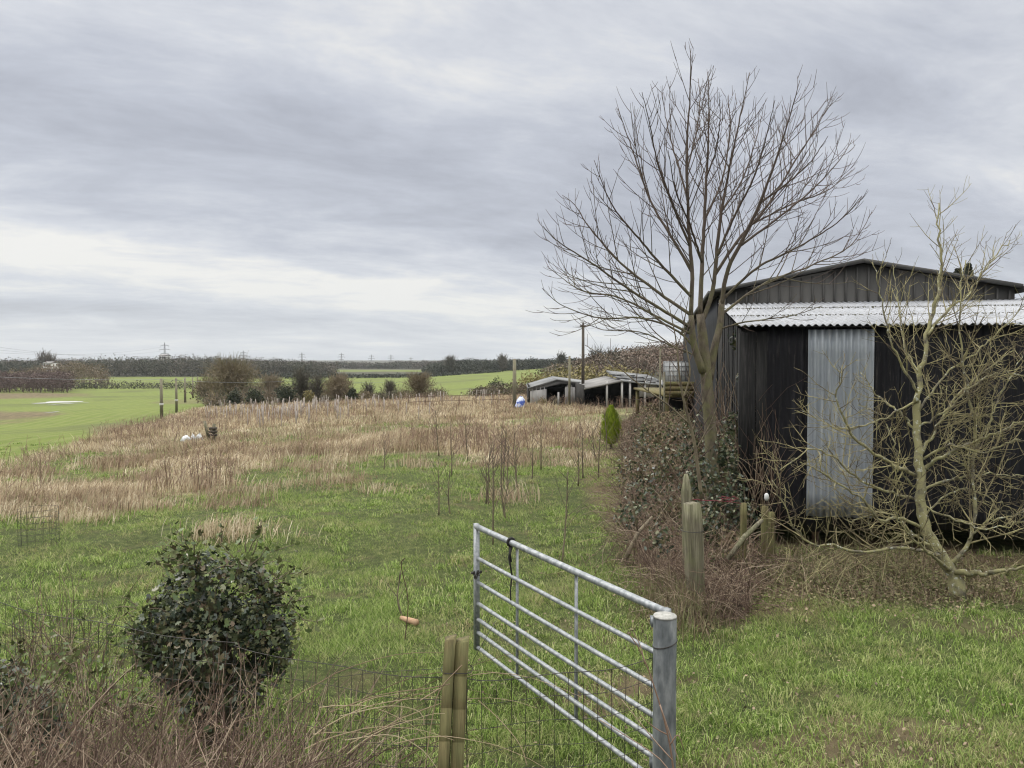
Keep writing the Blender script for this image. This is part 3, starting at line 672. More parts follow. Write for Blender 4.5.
# ------------------------------------------------------------------ branching helper
def smooth_curve(pts, n):
    pts = np.asarray(pts, float); d = np.concatenate([[0], np.cumsum(np.linalg.norm(np.diff(pts, axis=0), axis=1))])
    t = np.linspace(0, d[-1], n)
    # Catmull-Rom
    P_ = np.vstack([2*pts[0]-pts[1], pts, 2*pts[-1]-pts[-2]]); out = []
    for tt in t:
        k_ = min(np.searchsorted(d, tt, side='right')-1, len(pts)-2); k_ = max(k_, 0); f = (tt-d[k_])/(d[k_+1]-d[k_]+1e-9)
        p0, p1, p2, p3 = P_[k_], P_[k_+1], P_[k_+2], P_[k_+3]
        out.append(.5*((2*p1)+(-p0+p2)*f+(2*p0-5*p1+4*p2-p3)*f*f+(-p0+3*p1-3*p2+p3)*f**3))
    return np.array(out)
def shoot(p, d, ln, n, up, wander):
    pts = [p]; d = d/np.linalg.norm(d); st = ln/n
    for q in range(n):
        d = d+np.array([0, 0, up])/n+rng.normal(0, wander, 3); d /= np.linalg.norm(d); pts.append(pts[-1]+d*st)
    return np.array(pts)
def side_shoots(poly, rad, spacing, ln_f, r_f, up, wander, start=.15, angle=.9, n=6, flat=.7, outward=None):
    """children along a limb, alternating, longest in the middle"""
    res = []; seg = np.linalg.norm(np.diff(poly, axis=0), axis=1); cum = np.concatenate([[0], np.cumsum(seg)]); T = cum[-1]
    t = T*start+rng.uniform(0, spacing); side = rng.choice([-1, 1])
    while t < T*.985:
        k_ = min(np.searchsorted(cum, t)-1, len(poly)-2); k_ = max(k_, 0); f = (t-cum[k_])/(seg[k_]+1e-9)
        p = poly[k_]*(1-f)+poly[k_+1]*f; tg = poly[k_+1]-poly[k_]; tg /= np.linalg.norm(tg); r = rad[k_]*(1-f)+rad[k_+1]*f
        rnd = rng.normal(0, 1, 3); rnd[1] *= flat; perp = rnd-tg*rnd.dot(tg); perp /= np.linalg.norm(perp)+1e-9
        if outward is not None:
            o_ = p-outward; o_[2] = 0; o_ -= tg*o_.dot(tg); nn = np.linalg.norm(o_)
            if nn > .1: perp = perp+o_/nn*.35; perp /= np.linalg.norm(perp)
        a = angle*rng.uniform(.7, 1.2); d = tg*math.cos(a)+perp*math.sin(a)
        ln = ln_f(t/T, T)*rng.uniform(.6, 1.25)
        if ln > .06:
            c = shoot(p, d, ln, n, up, wander); res.append((c, np.linspace(min(r*.72, r_f(ln)), .0022, len(c))))
        t += spacing*rng.uniform(.6, 1.4)
    return res

# ------------------------------------------------------------------ the big bare tree
def stem_path(pix, D, dd=0, n=24):
    m = len(pix); return smooth_curve([P(x, y, D+dd*(q/(m-1))**1.2) for q, (x, y) in enumerate(pix)], n)
TD0 = 11.0
big = empty('bare_tree', 'large bare many-stemmed tree at the left corner of the black shed', 'tree', tuple(P(713, 548, TD0)))
trunk = stem_path([(716, 552), (714, 500), (711, 440), (708, 400), (705, 360), (702, 330), (700, 314)], TD0, 0, 22)
tr = np.interp(np.linspace(0, 1, 22), [0, .12, .5, .8, 1], [.16, .112, .09, .078, .055]); tr = tr*(1+rng.normal(0, .02, 22))
mb = MB(); mb.tube(trunk, tr, 18)
t2 = stem_path([(709, 380), (714, 350), (720, 325), (722, 300)], TD0+.05, .1, 12); mb.tube(t2, np.linspace(.062, .042, 12), 14)
t3 = stem_path([(703, 372), (694, 345), (691, 315)], TD0-.03, -.1, 10); mb.tube(t3, np.linspace(.06, .038, 10), 12)
bpart(mb, 'trunk', M['bark'], True, root=big)
limbs = [([(692, 318), (692, 270), (689, 230), (687, 150), (690, 95), (691, 48)], -.3, .045),
         ([(700, 318), (702, 266), (706, 186), (709, 124), (708, 72)], .4, .050),
         ([(702, 322), (713, 288), (720, 222), (733, 150), (750, 72)], .1, .048),
         ([(721, 308), (727, 272), (745, 235), (761, 200), (777, 157), (790, 115), (800, 80)], -.6, .048),
         ([(692, 318), (655, 290), (620, 262), (590, 228), (575, 205), (562, 195)], .5, .034),
         ([(694, 328), (666, 312), (630, 290), (590, 262), (556, 240), (543, 226)], -.9, .034),
         ([(694, 336), (656, 316), (618, 297), (580, 290), (547, 266)], 1.0, .026),
         ([(693, 345), (676, 330), (640, 318), (600, 318), (560, 304), (542, 288)], -.4, .022),
         ([(702, 360), (672, 346), (640, 332), (606, 330), (580, 322)], .8, .015),
         ([(722, 312), (762, 285), (810, 266), (850, 246), (872, 212)], .9, .026),
         ([(716, 330), (745, 322), (790, 316), (822, 306)], -.9, .016),
         ([(719, 300), (757, 268), (800, 246), (838, 222), (862, 196)], -1.0, .028),
         ([(692, 298), (664, 268), (640, 240), (612, 205), (594, 160)], -.8, .030),
         ([(692, 272), (672, 238), (650, 200), (634, 155), (618, 108)], .8, .030),
         ([(691, 244), (674, 208), (658, 165), (650, 125), (642, 92)], -.9, .024),
         ([(689, 205), (678, 165), (668, 128), (662, 92)], .7, .018),
         ([(688, 170), (697, 130), (700, 96), (698, 78)], .8, .014),
         ([(702, 262), (690, 225), (676, 192), (668, 150)], -1.2, .022),
         ([(704, 225), (722, 180), (730, 130), (728, 96)], 1.1, .022),
         ([(707, 180), (716, 150), (720, 118), (719, 92)], -.7, .014),
         ([(714, 275), (738, 240), (768, 205), (797, 158), (818, 125), (832, 98)], 1.1, .032),
         ([(717, 255), (735, 215), (755, 175), (768, 130), (775, 100)], -1.0, .026),
         ([(722, 215), (742, 180), (756, 140), (763, 110)], .8, .016),
         ([(738, 248), (775, 220), (812, 190), (838, 162), (852, 140)], .5, .024),
         ([(760, 205), (785, 185), (812, 160), (828, 136)], -.5, .018),
         ([(752, 222), (790, 205), (828, 190), (852, 170)], 1.3, .018)]
stored = []
def joined_limb(pix, dd, n=30):
    """a limb that starts on the nearest earlier limb and keeps that limb's depth"""
    w0 = stem_path(pix, TD0, dd, n)
    if stored:
        A_ = np.vstack(stored); pxs = 512+A_[:, 0]/A_[:, 1]*768; pys = 360-(A_[:, 2]-H)/A_[:, 1]*768
        k_ = np.argmin((pxs-pix[0][0])**2+(pys-pix[0][1])**2); st_ = A_[k_]; m = len(pix)
        pts = [st_]+[P(x, y, st_[1]+dd*((q+1)/(m-1))**1.2) for q, (x, y) in enumerate(pix[1:])]; return smooth_curve(pts, n)
    return w0
mbl = MB(); mbt = MB(); cen = P(705, 250, TD0)
stored += [trunk[-8:], t2, t3]
for pix, dd, r0 in limbs:
    s = joined_limb(pix, dd); stored.append(s[:22].copy()); s[4:-1] += rng.normal(0, .003, (25, 3))
    rr = r0*.63*(1-np.linspace(0, 1, 30))**.95+.0035; mbl.tube(s, rr, 8)
    for c1, r1 in side_shoots(s, rr, .15, lambda f, T: (.35+1.0*math.sin(math.pi*min(1, f*.95+.08))**.8)*min(T, 3.0)*.38*(1-.60*f), lambda l: .0028+.005*l, .55, .022, start=.12, angle=.68, n=9, flat=1.0, outward=cen):
        mbl.tube(c1, r1, 5, False)
        for c2, r2 in side_shoots(c1, r1, .24, lambda f, T: .12+.34*T*(1-f*.5), lambda l: .0045, .6, .035, start=.2, angle=.65, n=5, flat=1.0):
            mbt.tube(c2, np.linspace(.0042, .002, len(c2)), 4, False)
bpart(mbl, 'branches', M['bark'], True, root=big); bpart(mbt, 'twigs', M['twig'], True, root=big)
# younger stem beside it
y2 = empty('young_tree', 'thin forked young tree leaning left of the large bare tree trunk', 'tree', tuple(P(700, 480, 10.4)))
mb = MB(); mt = MB()
for pix, r0 in (([(702, 500), (694, 440), (686, 410), (680, 380), (676, 340), (668, 300)], .028), ([(690, 425), (668, 405), (640, 385), (612, 362), (585, 345)], .014),
                ([(683, 400), (690, 372), (684, 330), (690, 290)], .013), ([(696, 450), (712, 420), (720, 395), (716, 378)], .010), ([(678, 350), (655, 332), (640, 312)], .010)):
    s = stem_path(pix, 10.4, -.2, 18); rr = np.linspace(r0, .004, 18); mb.tube(s, rr, 7)
    for c1, r1 in side_shoots(s, rr, .16, lambda f, T: .25+.25*T*(1-f), lambda l: .006, .5, .07, n=6): mt.tube(c1, r1, 4, False)
bpart(mb, 'stem', M['sapling'], True, root=y2); bpart(mt, 'twigs', M['twig'], True, root=y2)

# ------------------------------------------------------------------ lichened fruit tree by the shed
AD = 8.75
ap = empty('fruit_tree', 'gnarled lichen covered bare fruit tree sprawling in front of the black shed', 'tree', tuple(P(957, 597, AD)))
mb = MB(); mt = MB(); mt2 = MB()
main = stem_path([(958, 600), (955, 578), (944, 560), (930, 540), (923, 515), (920, 480), (918, 440), (916, 400)], AD, .35, 26)
mr = np.interp(np.linspace(0, 1, 26), [0, .1, .4, 1], [.10, .078, .060, .038]); main[3:] += rng.normal(0, .008, (23, 3)); mb.tube(main, mr*(1+rng.normal(0, .08, 26)), 12); bpart(mb, 'trunk', M['lichen'], True, root=ap)
al = [([(916, 402), (920, 380), (926, 340), (937, 300), (941, 256), (938, 222), (939, 203)], .3, .5, .038),
      ([(928, 335), (945, 312), (968, 295), (985, 268), (1010, 240)], .4, .9, .018),
      ([(917, 392), (900, 362), (888, 330), (880, 290), (872, 262)], .3, .1, .018),
      ([(918, 372), (905, 345), (900, 310), (893, 265)], .3, .8, .012),
      ([(921, 478), (900, 468), (872, 452), (850, 430), (838, 395), (846, 365)], .3, -.4, .030),
      ([(921, 500), (895, 495), (862, 480), (835, 458), (812, 450), (780, 470)], .3, -.6, .022),
      ([(922, 470), (945, 455), (975, 442), (1005, 430), (1040, 410)], .3, -.5, .030),
      ([(921, 455), (938, 425), (958, 395), (985, 370), (1015, 350)], .3, .7, .022),
      ([(922, 490), (950, 480), (985, 474), (1030, 478)], .3, .3, .020),
      ([(920, 440), (903, 415), (880, 398), (860, 372)], .3, .6, .020),
      ([(926, 530), (900, 518), (880, 520), (862, 500), (830, 478), (800, 462)], .2, -.7, .024),
      ([(940, 556), (905, 548), (868, 553), (830, 546), (805, 540), (785, 505), (772, 480)], 0, -.3, .026),
      ([(955, 572), (975, 574), (1000, 571), (1035, 562)], 0, -.5, .046),
      ([(950, 570), (940, 562), (925, 550), (905, 530), (892, 505)], 0, -.5, .022),
      ([(930, 545), (915, 538), (900, 520), (880, 512), (850, 520), (830, 500)], 0, .4, .018),
      ([(948, 566), (968, 545), (975, 510), (973, 470), (975, 430), (968, 390), (962, 345), (960, 300), (966, 260)], .1, .5, .028),
      ([(974, 450), (990, 420), (1006, 385), (1030, 340)], .4, .2, .014),
      ([(973, 480), (955, 450), (948, 420), (940, 385)], .4, .2, .013),
      ([(968, 540), (990, 520), (1015, 515), (1045, 500)], .1, -.2, .014),
      ([(922, 495), (900, 470), (893, 440), (880, 415), (858, 405)], .3, .2, .014),
      ([(922, 520), (940, 500), (965, 490), (995, 500), (1030, 520)], .3, .6, .014),
      ([(921, 460), (950, 445), (985, 452), (1020, 440), (1060, 450)], .3, -.7, .018),
      ([(920, 425), (945, 412), (975, 385), (1000, 372), (1040, 380)], .3, -.3, .016),
      ([(923, 505), (955, 520), (990, 528), (1040, 520)], .2, -.8, .016),
      ([(919, 410), (945, 375), (985, 345), (1030, 300)], .3, .5, .016),
      ([(918, 400), (880, 420), (840, 428), (800, 410)], .3, .4, .014),
      ([(926, 536), (905, 532), (890, 542), (872, 530), (868, 505)], .2, -.3, .012)]
for pix, d0, dd, r0 in al:
    s = stem_path(pix, AD+d0, dd, 26); s[2:-1] += rng.normal(0, .012, (23, 3)); rr = r0*.8*(1-np.linspace(0, 1, 26)*.85)+.002; rr = rr*(1+rng.normal(0, .09, 26)); mt.tube(s, rr, 7)
    hi = pix[-1][1] < 300
    for c1, r1 in side_shoots(s, rr, .07 if not hi else .12, lambda f, T: .14+.26*T*(1-f*.6), lambda l: .003+.006*l, .3 if not hi else .45, .115 if not hi else .06, start=.08, angle=1.05 if not hi else .7, n=8, flat=1.1):
        mt2.tube(c1, r1, 5, False)
        for c2, r2 in side_shoots(c1, r1, .095, lambda f, T: .06+.38*T*(1-f*.5), lambda l: .0045, .3, .09, start=.15, angle=.95, n=5, flat=1.0):
            mt2.tube(c2, np.linspace(.003, .0018, len(c2)), 3, False)
bpart(mt, 'branches', M['lichen'], True, root=ap); bpart(mt2, 'twigs', M['lichen_twig'], True, root=ap)

# ------------------------------------------------------------------ leaves, blades
def quads_leaves(C, Nn, size, aspect=.7, shape=None, jit=.0):
    """leaf polygons at centres C facing Nn; shape: outline (k,2)"""
    n = len(C); Nn = Nn/(np.linalg.norm(Nn, axis=1)[:, None]+1e-9)
    rv_ = rng.normal(0, 1, (n, 3)); u = np.cross(Nn, rv_); u /= np.linalg.norm(u, axis=1)[:, None]+1e-9; v = np.cross(Nn, u)
    shape = np.array(shape if shape is not None else [(-.5, 0), (0, -.35), (.5, 0), (0, .35)]); k_ = len(shape)
    s = np.broadcast_to(size, (n,))[:, None, None]
    V = C[:, None]+s*(u[:, None]*shape[None, :, :1]+v[:, None]*shape[None, :, 1:2]*1.0)
    V = V+Nn[:, None]*(s*.18*(np.abs(shape[None, :, 1:2])-.15))
    return V, k_
IVY = [(0, .0), (-.42, .18), (-.40, .50), (-.15, .38), (0, .75), (.15, .38), (.40, .50), (.42, .18)]
def add_leaves(mb, C, Nn, size, shape=None):
    V, k_ = quads_leaves(C, Nn, size, shape=shape); n = len(C); b = np.arange(n)[:, None]*k_
    if k_ == 4: mb.add(V.reshape(-1, 3), q=b+np.arange(4)[None])
    else:
        t = np.concatenate([np.stack([b[:, 0]*1, b[:, 0]+a, b[:, 0]+a+1], 1) for a in range(1, k_-1)]); mb.add(V.reshape(-1, 3), t=t)
def ell_points(n, c, r, shell=.7):
    d = rng.normal(0, 1, (n, 3)); d /= np.linalg.norm(d, axis=1)[:, None]; rr = shell+(1-shell)*rng.random(n)
    return np.array(c)+d*np.array(r)*rr[:, None], d/np.array(r)

# ivy-covered bush
ib = empty('ivy_bush', 'dense rounded dark ivy bush growing on an old stump in the near grass', 'bush', tuple(P(215, 720, 5.3)))
mb = MB(); blobs = [((215, 640), .44, .40, 2600), ((190, 600), .32, .28, 1100), ((238, 598), .33, .29, 1100), ((165, 618), .24, .22, 600), ((215, 566), .22, .16, 420),
                    ((262, 640), .24, .30, 800), ((218, 690), .36, .26, 1000), ((170, 660), .20, .22, 450), ((248, 566), .13, .10, 120), ((195, 562), .10, .08, 80), ((275, 612), .17, .17, 260), ((152, 640), .16, .15, 240), ((268, 585), .12, .12, 150)]
core = MB()
for (c, rx_, rz_, n) in blobs:
    cc = P(c[0], c[1], 5.3); n = int(n*1.25); C, Nn = ell_points(n, cc-np.array([0, 0, .05]), (rx_*.88, rx_*.86, rz_*.90), .68)
    C += rng.normal(0, .025, C.shape); Nn = Nn/np.linalg.norm(Nn, axis=1)[:, None]+rng.normal(0, .6, C.shape)+np.array([0, -.1, .25])
    gap = fbm(C[:, 0]*1.0+C[:, 1], C[:, 2], 7, 33, 2)+rng.normal(0, .06, n) > .35; C, Nn = C[gap], Nn[gap]; n = len(C)
    add_leaves(mb, C, Nn, rng.uniform(.022, .068, n), IVY)
bpart(mb, 'leaves', M['ivy'], root=ib)
mb = MB(); mt = MB(); mb.tube([P(216, 735, 5.3), P(216, 690, 5.3), P(212, 640, 5.32), P(210, 600, 5.3)], [.16, .13, .12, .07], 10); bpart(mb, 'stump', M['bark'], root=ib)
ms = MB(); my = MB()
sprs = []
for q in range(110):
    c = blobs[rng.integers(len(blobs))]; cc = P(c[0][0], c[0][1], 5.3); d = rng.normal(0, 1, 3); d[2] = abs(d[2])*.6+.1; d[1] = -abs(d[1])*.6; d /= np.linalg.norm(d)
    sprs.append((cc+d*c[1]*.85, d, rng.uniform(.08, .26)))
for x, y, dx in ((160, 640, -1), (150, 632, -1), (150, 655, -1), (165, 668, -1), (275, 605, 1), (278, 620, 1), (275, 596, 1), (250, 566, .4), (205, 566, -.3)):
    sprs.append((P(x, y, 5.2), np.array([dx, -.2, .2]), rng.uniform(.2, .34)))
for p, d, ln in sprs:
    c = shoot(p, d, ln, 6, .1, .16); ms.tube(c, np.linspace(.005, .002, len(c)), 4, False)
    n = int(ln*45); C = c[rng.integers(1, len(c), n)]+rng.normal(0, .025, (n, 3)); add_leaves(my, C, rng.normal(0, 1, (n, 3))+np.array([0, -.6, .6]), rng.uniform(.03, .06, n), IVY)
bpart(ms, 'stems', M['sapling'], root=ib); bpart(my, 'leaves', M['ivy_young'], root=ib)
# second ivy clump at the left edge of the frame
ic = empty('ivy_clump', 'low ivy clump at the bottom left corner behind dead bramble stems', 'bush', tuple(P(15, 768, 4.9)))
mb = MB()
for (c, r_, n) in (((18, 725), .30, 1100), ((-25, 720), .40, 1200), ((40, 755), .28, 700), ((-5, 690), .22, 420)):
    C, Nn = ell_points(n, P(c[0], c[1], 4.9), (r_, r_, r_*.8), .7); add_leaves(mb, C, Nn/np.linalg.norm(Nn, axis=1)[:, None]+rng.normal(0, .45, C.shape)+np.array([0, -.1, .3]), rng.uniform(.03, .075, n), IVY)
bpart(mb, 'leaves', M['ivy'], root=ic)
mb = MB(); my = MB()
for q in range(60):
    x = rng.uniform(-20, 130); c = shoot(P(x, rng.uniform(690, 740), 4.8), np.array([rng.normal(.3, .8), -.1, 1.]), rng.uniform(.3, .6), 7, -.2, .16); mb.tube(c, np.linspace(.004, .002, len(c)), 4, False)
    n = int(rng.integers(4, 12)); C = c[rng.integers(2, len(c), n)]+rng.normal(0, .03, (n, 3)); add_leaves(my, C, rng.normal(0, 1, (n, 3))+np.array([0, -.6, .6]), rng.uniform(.03, .055, n), IVY)
bpart(mb, 'stems', M['bramble_stem'], root=ic); bpart(my, 'leaves', M['ivy_young'], root=ic)

# dead bramble stems across the bottom left, growing on the bank
mb = MB(); ml = MB()
for q in range(3900):
    x = -3.7+3.45*rng.random()**.9; y = rng.uniform(3.0, 4.75)
    e = ss(-.45, -1.5, x)
    if rng.random() > e*.95+.08: continue
    z = float(gz(x, y)); ln = rng.uniform(.35, 1.15)*(.45+.55*e); d = np.array([rng.normal(.25, .75), rng.normal(.15, .4), rng.uniform(.35, 1.2)])
    c = shoot(np.array([x, y, z]), d, ln, 8, -.9 if rng.random() < .5 else .1, .10); c[:, 2] = np.maximum(c[:, 2], z-.02)
    mb.tube(c, np.linspace(rng.uniform(.0022, .0048), .0016, len(c)), 4, False)
    if rng.random() < .35:
        for c1, r1 in side_shoots(c, np.full(len(c), .003), .16, lambda f, T: .14, lambda l: .002, .2, .12, n=3): mb.tube(c1, np.linspace(.002, .0012, len(c1)), 3, False)
    if rng.random() < .8:
        n = 3; C = c[rng.integers(1, 6, n)]+rng.normal(0, .03, (n, 3)); add_leaves(ml, C, rng.normal(0, 1, (n, 3))+[0, 0, .5], rng.uniform(.02, .045, n))
ob = mb.build('dead_brambles', M['bramble_stem']); tag(ob, 'tangle of dead reddish bramble stems along the bottom left', 'brambles', kind='stuff')
ol = ml.build('bramble_leaves', M['bramble_leaf']); ol.parent = ob
# pale arching dry grass stalks near the fence
mb = MB()
for q in range(16):
    a = P(rng.uniform(270, 420), rng.uniform(700, 768), rng.uniform(3.9, 4.3)); c = shoot(a, np.array([1.0, .1, rng.uniform(.1, .9)]), rng.uniform(.5, 1.1), 10, -.9, .05); mb.tube(c, np.linspace(.0032, .0014, len(c)), 4, False)
for pix in ([(478, 700), (500, 720), (520, 745), (527, 765)], [(425, 768), (432, 720), (440, 690), (462, 665)], [(405, 640), (408, 600), (401, 565), (405, 558)], [(330, 712), (380, 695), (430, 688), (450, 684)], [(340, 716), (390, 706), (420, 712), (424, 725)], [(345, 740), (390, 735), (420, 748), (437, 768)]):
    mb.tube(smooth_curve([P(x, y, 4.0) for x, y in pix], 14), .0028, 4, False)
tag(mb.build('dry_stalks', M['straw']), 'long pale dry grass stalks arching over the wire fence', 'grass', kind='stuff')
# dead hogweed stem in front of the gate
hw = empty('dead_flower_stem', 'dead brown flower stem with seed heads leaning on the steel gate post', 'plant', tuple(P(672, 775, 4.2)))
mb = MB(); s = stem_path([(676, 790), (668, 735), (652, 680), (640, 650), (629, 634)], 4.15, -.05, 12); mb.tube(s, np.linspace(.006, .003, 12), 6)
for pix in ([(668, 735), (655, 728), (640, 715)], [(672, 760), (650, 735), (622, 700)], [(645, 664), (640, 645), (632, 630)], [(676, 780), (655, 755), (600, 720)], [(670, 745), (678, 735), (684, 750)], [(660, 705), (672, 740), (680, 765)]): mb.tube(smooth_curve([P(x, y, 4.1) for x, y in pix], 8), np.linspace(.004, .002, 8), 5)
bpart(mb, 'stem', M['weed'], root=hw)
for x, y in ((629, 633), (632, 629.5)):
    mb = MB(); c0 = P(x, y, 4.1); C, Nn = ell_points(60, c0, (.012, .012, .006), .6); add_leaves(mb, C, Nn, .012); bpart(mb, 'seed_head', M['litter'], root=hw)

# ------------------------------------------------------------------ bramble bank between meadow and sheds
def bank_edges(y):
    l = np.interp(y, [7.6, 8.5, 10, 12, 15, 20, 26, 40], [1.9, 1.72, 1.66, 1.8, 2.25, 3.0, 3.8, 5.9])
    r = np.interp(y, [7.6, 8.5, 10, 11.4, 15.5, 26, 40], [2.35, 2.7, 3.25, 3.40, 4.05, 6.0, 8.6]); return l, r
def bank_h(x, y):
    l, r = bank_edges(y); f = (x-l)/(r-l)
    hh = np.interp(y, [7.6, 9, 11, 14, 20, 28, 40], [.05, .24, .6, 1.0, 1.25, 1.15, .7])
    return hh*ss(-.02, .35, f)*ss(1.15, .8, f)*ss(7.4, 8.6, y)*(.6+.7*fbm(x, y, .9, 14))
ys = np.linspace(7.3, 39, 190); fs = np.linspace(-.05, 1.12, 36); YY, FF = np.meshgrid(ys, fs, indexing='ij')
l, r = bank_edges(YY); XX = l+(r-l)*FF; ZZ = gz(XX, YY)+bank_h(XX, YY)*.62-.03
mb = MB(); i = np.arange(len(ys)-1)[:, None]*36; j = np.arange(35)[None]; mb.add(np.stack([XX, YY, ZZ], -1), q=np.stack([i+j, i+j+1, i+37+j, i+36+j], -1).reshape(-1, 4))
M['bankmat'] = plain('bank_litter', (.03, .024, .016), (.11, .08, .05), 9, .95, bump=.5)
bk = tag(mb.build('bank', M['bankmat'], smooth=True), 'low bank under the brambles beside the shed', kind='structure')
n = 36000; y = 7.6*(38/7.6)**rng.random(n)**1.1; l, r = bank_edges(y); x = l+(r-l)*rng.uniform(-.04, 1.08, n); h = bank_h(x, y)
z = gz(x, y)+h*rng.uniform(.5, 1.02, n)+.02; keep = fbm(x, y, 1.3, 3)+rng.normal(0, .06, n) > .54; x, y, z = x[keep], y[keep], z[keep]; n = len(x)
mb = MB(); add_leaves(mb, np.stack([x, y, z], 1), rng.normal(0, .6, (n, 3))+np.array([-.3, -.5, .8]), rng.uniform(.022, .05, n)*(1+y/25), [(-.5, 0), (-.2, -.33), (.25, -.3), (.6, 0), (.25, .3), (-.2, .33)])
bl = mb.build('bramble_bank', M['bramble_leaf']); tag(bl, 'bramble and ivy thicket on the bank beside the sheds', 'brambles', kind='stuff')
mb = MB()
for q in range(5200):
    y = 7.9*(36/7.9)**(rng.random()**1.15); l, r = bank_edges(y); x = l+(r-l)*rng.uniform(-.06, 1.0); z = float(gz(x, y)+bank_h(x, y)*.5)
    hh = .25+.35*min(1, y/14); d = np.array([rng.normal(-.25, .8), rng.normal(-.1, .6), rng.uniform(.3, 1.3)]); ln = rng.uniform(.3, 1.2)*hh*1.5
    c = shoot(np.array([x, y, z]), d, ln, 7, -1.3 if rng.random() < .7 else .2, .18); mb.tube(c, np.linspace(.0028+y*.00014, .0014+y*.0001, len(c)), 3, False)
o = mb.build('bramble_stems', M['bramble_stem']); o.parent = bl
# ivy climbing round the trunk foot and on the shed corner
mb = MB()
for (px, py, D, r_, n) in ((722, 455, 11.0, .28, 500), (735, 430, 11.6, .26, 420), (728, 500, 10.8, .35, 600), (738, 470, 11.5, .25, 360), (745, 380, 11.9, .14, 120), (738, 340, 12.4, .16, 110), (700, 480, 10.8, .3, 420), (668, 470, 12, .45, 280), (650, 500, 11, .35, 200), (632, 475, 13, .35, 160), (628, 515, 10.6, .22, 120), (660, 540, 9.3, .2, 110), (645, 445, 15, .45, 200), (690, 440, 12.5, .45, 260), (705, 520, 10, .35, 400), (745, 520, 10.6, .3, 260)):
    C, Nn = ell_points(n, P(px, py, D), (r_, r_*.6, r_*1.2), .3); add_leaves(mb, C, Nn+rng.normal(0, 3, C.shape)+[0, -1, .5], rng.uniform(.04, .075, n), IVY)
o = mb.build('ivy', M['ivy']); tag(o, 'dark ivy clinging round the tree foot and the shed corner', 'ivy', kind='stuff')
# bare climber stems scrambling up the shed corner and side wall
mb = MB()
for q in range(260):
    s0 = rng.uniform(-.05, 3.2); p = B(-.09, s0, rng.uniform(.2, 1.4)) if q % 4 else B(rng.uniform(0, .5), -.10, rng.uniform(.2, .9)); c = shoot(p, np.array([rng.normal(-.1, .25), rng.normal(0, .3), 1.]), rng.uniform(.5, 1.9), 10, .1, .13); mb.tube(c, np.linspace(.006, .002, len(c)), 4, False)
o = mb.build('climber', M['bramble_stem']); tag(o, 'bare climber stems scrambling up the left corner of the black shed', 'climber', kind='stuff')
# straw-coloured grass round the foot of the weathered post
mb = MB(); n = 5200; x = rng.normal(1.75, .33, n); y = rng.normal(8.15, .35, n); h = rng.uniform(.1, .55, n)*np.exp(-((x-1.8)/.4)**2)*.8+.04; kk_ = rng.random(n) < .5; x, y, h = x[kk_], y[kk_], h[kk_]
deferred_tuft = (x, y, h)
# bleached fine twigs of an old shrub around the posts
mb = MB()
for q in range(240):
    x, y = rng.normal(2.2, .45), rng.uniform(8.6, 10.4); c = shoot(np.array([x, y, float(gz(x, y))]), np.array([rng.normal(0, .35), rng.normal(-.1, .3), 1.]), rng.uniform(.25, .65), 8, -.9 if q % 2 else .1, .14)
    mb.tube(c, np.linspace(.0045, .002, len(c)), 4, False)
o = mb.build('dead_stems', M['bramble_stem']); o.parent = bl

# ------------------------------------------------------------------ grass
def blades(x, y, h, w, lean, leandir, mbx, zoff=0, seg2=False):
    n = len(x); z = gz(x, y)+zoff; a = rng.uniform(0, math.pi, n); u = np.stack([np.cos(a), np.sin(a), 0*a], 1)*(w/2)[:, None]
    b = np.stack([x, y, z-.01], 1); ld = np.stack([np.cos(leandir), np.sin(leandir), 0*x], 1)*(lean*h)[:, None]
    tip = b+ld+np.stack([0*x, 0*x, h*np.sqrt(np.maximum(.08, 1-lean**2))], 1)
    if seg2:
        mid = b+ld*.35+np.stack([0*x, 0*x, h*.6], 1); V = np.stack([b-u, b+u, mid+u*.8, mid-u*.8, tip], 1)
        i = np.arange(n)[:, None]*5; mbx.add(V.reshape(-1, 3), q=i+np.array([0, 1, 2, 3]), t=i+np.array([3, 2, 4]))
    else:
        V = np.stack([b-u, b+u, tip], 1); i = np.arange(n)[:, None]*3; mbx.add(V.reshape(-1, 3), t=i+np.array([0, 1, 2]))
def sample(n, d0, d1, amin=-.85, amax=.85):
    y = d0*(d1/d0)**rng.random(n); a = rng.uniform(amin, amax, n); return a*y, y
def shed_out(x, y):
    q = (x-C0[0])*fr[0]+(y-C0[1])*fr[1]; s = (x-C0[0])*sv[0]+(y-C0[1])*sv[1]; return ~((q > -.15) & (s > -.02))
mb = MB()
x, y = sample(1250000, 4.0, 48); cl_ = fbm(x, y, 2.2, 40, 3); big_ = fbm(x, y, .5, 42, 3)
rm = rough_mask(x, y); l, r = bank_edges(np.clip(y, 7.6, 38)); inb = (y > 7.6) & (x > l+.1)&(x < r)
lit_ = ((x-4.2)/2.4)**2+((y-9.5)/1.3)**2
k_ = (rng.random(len(x)) < (.75+1.0*ss(.3, .6, cl_))) & shed_out(x, y) & ~inb & (rm < rng.random(len(x))*.9+.35) & (rng.random(len(x)) < .22+ss(.4, 1.3, lit_)) & (field_mask(x, y) < .3)
worn = (x > .5) & (y < 7.8) & (fbm(x, y*1.6, .8, 21, 4)+rng.normal(0, .03, len(x)) > .545); k_ &= ~(worn & (rng.random(len(x)) < .88)); k_ &= ~((vnoise(x, y, 9., 5)+rng.normal(0, .08, len(x)) > .80) & (rng.random(len(x)) < .8))
x, y, cl_, big_ = x[k_], y[k_], cl_[k_], big_[k_]; n = len(x)
lush = 1+.8*ss(.48, .7, big_)
h = (.024+.042*ss(.3, .75, cl_))*rng.uniform(.5, 1.4, n)*lush*(1+y*.02); w = .0028*(1+y/7)*rng.uniform(.7, 1.3, n)
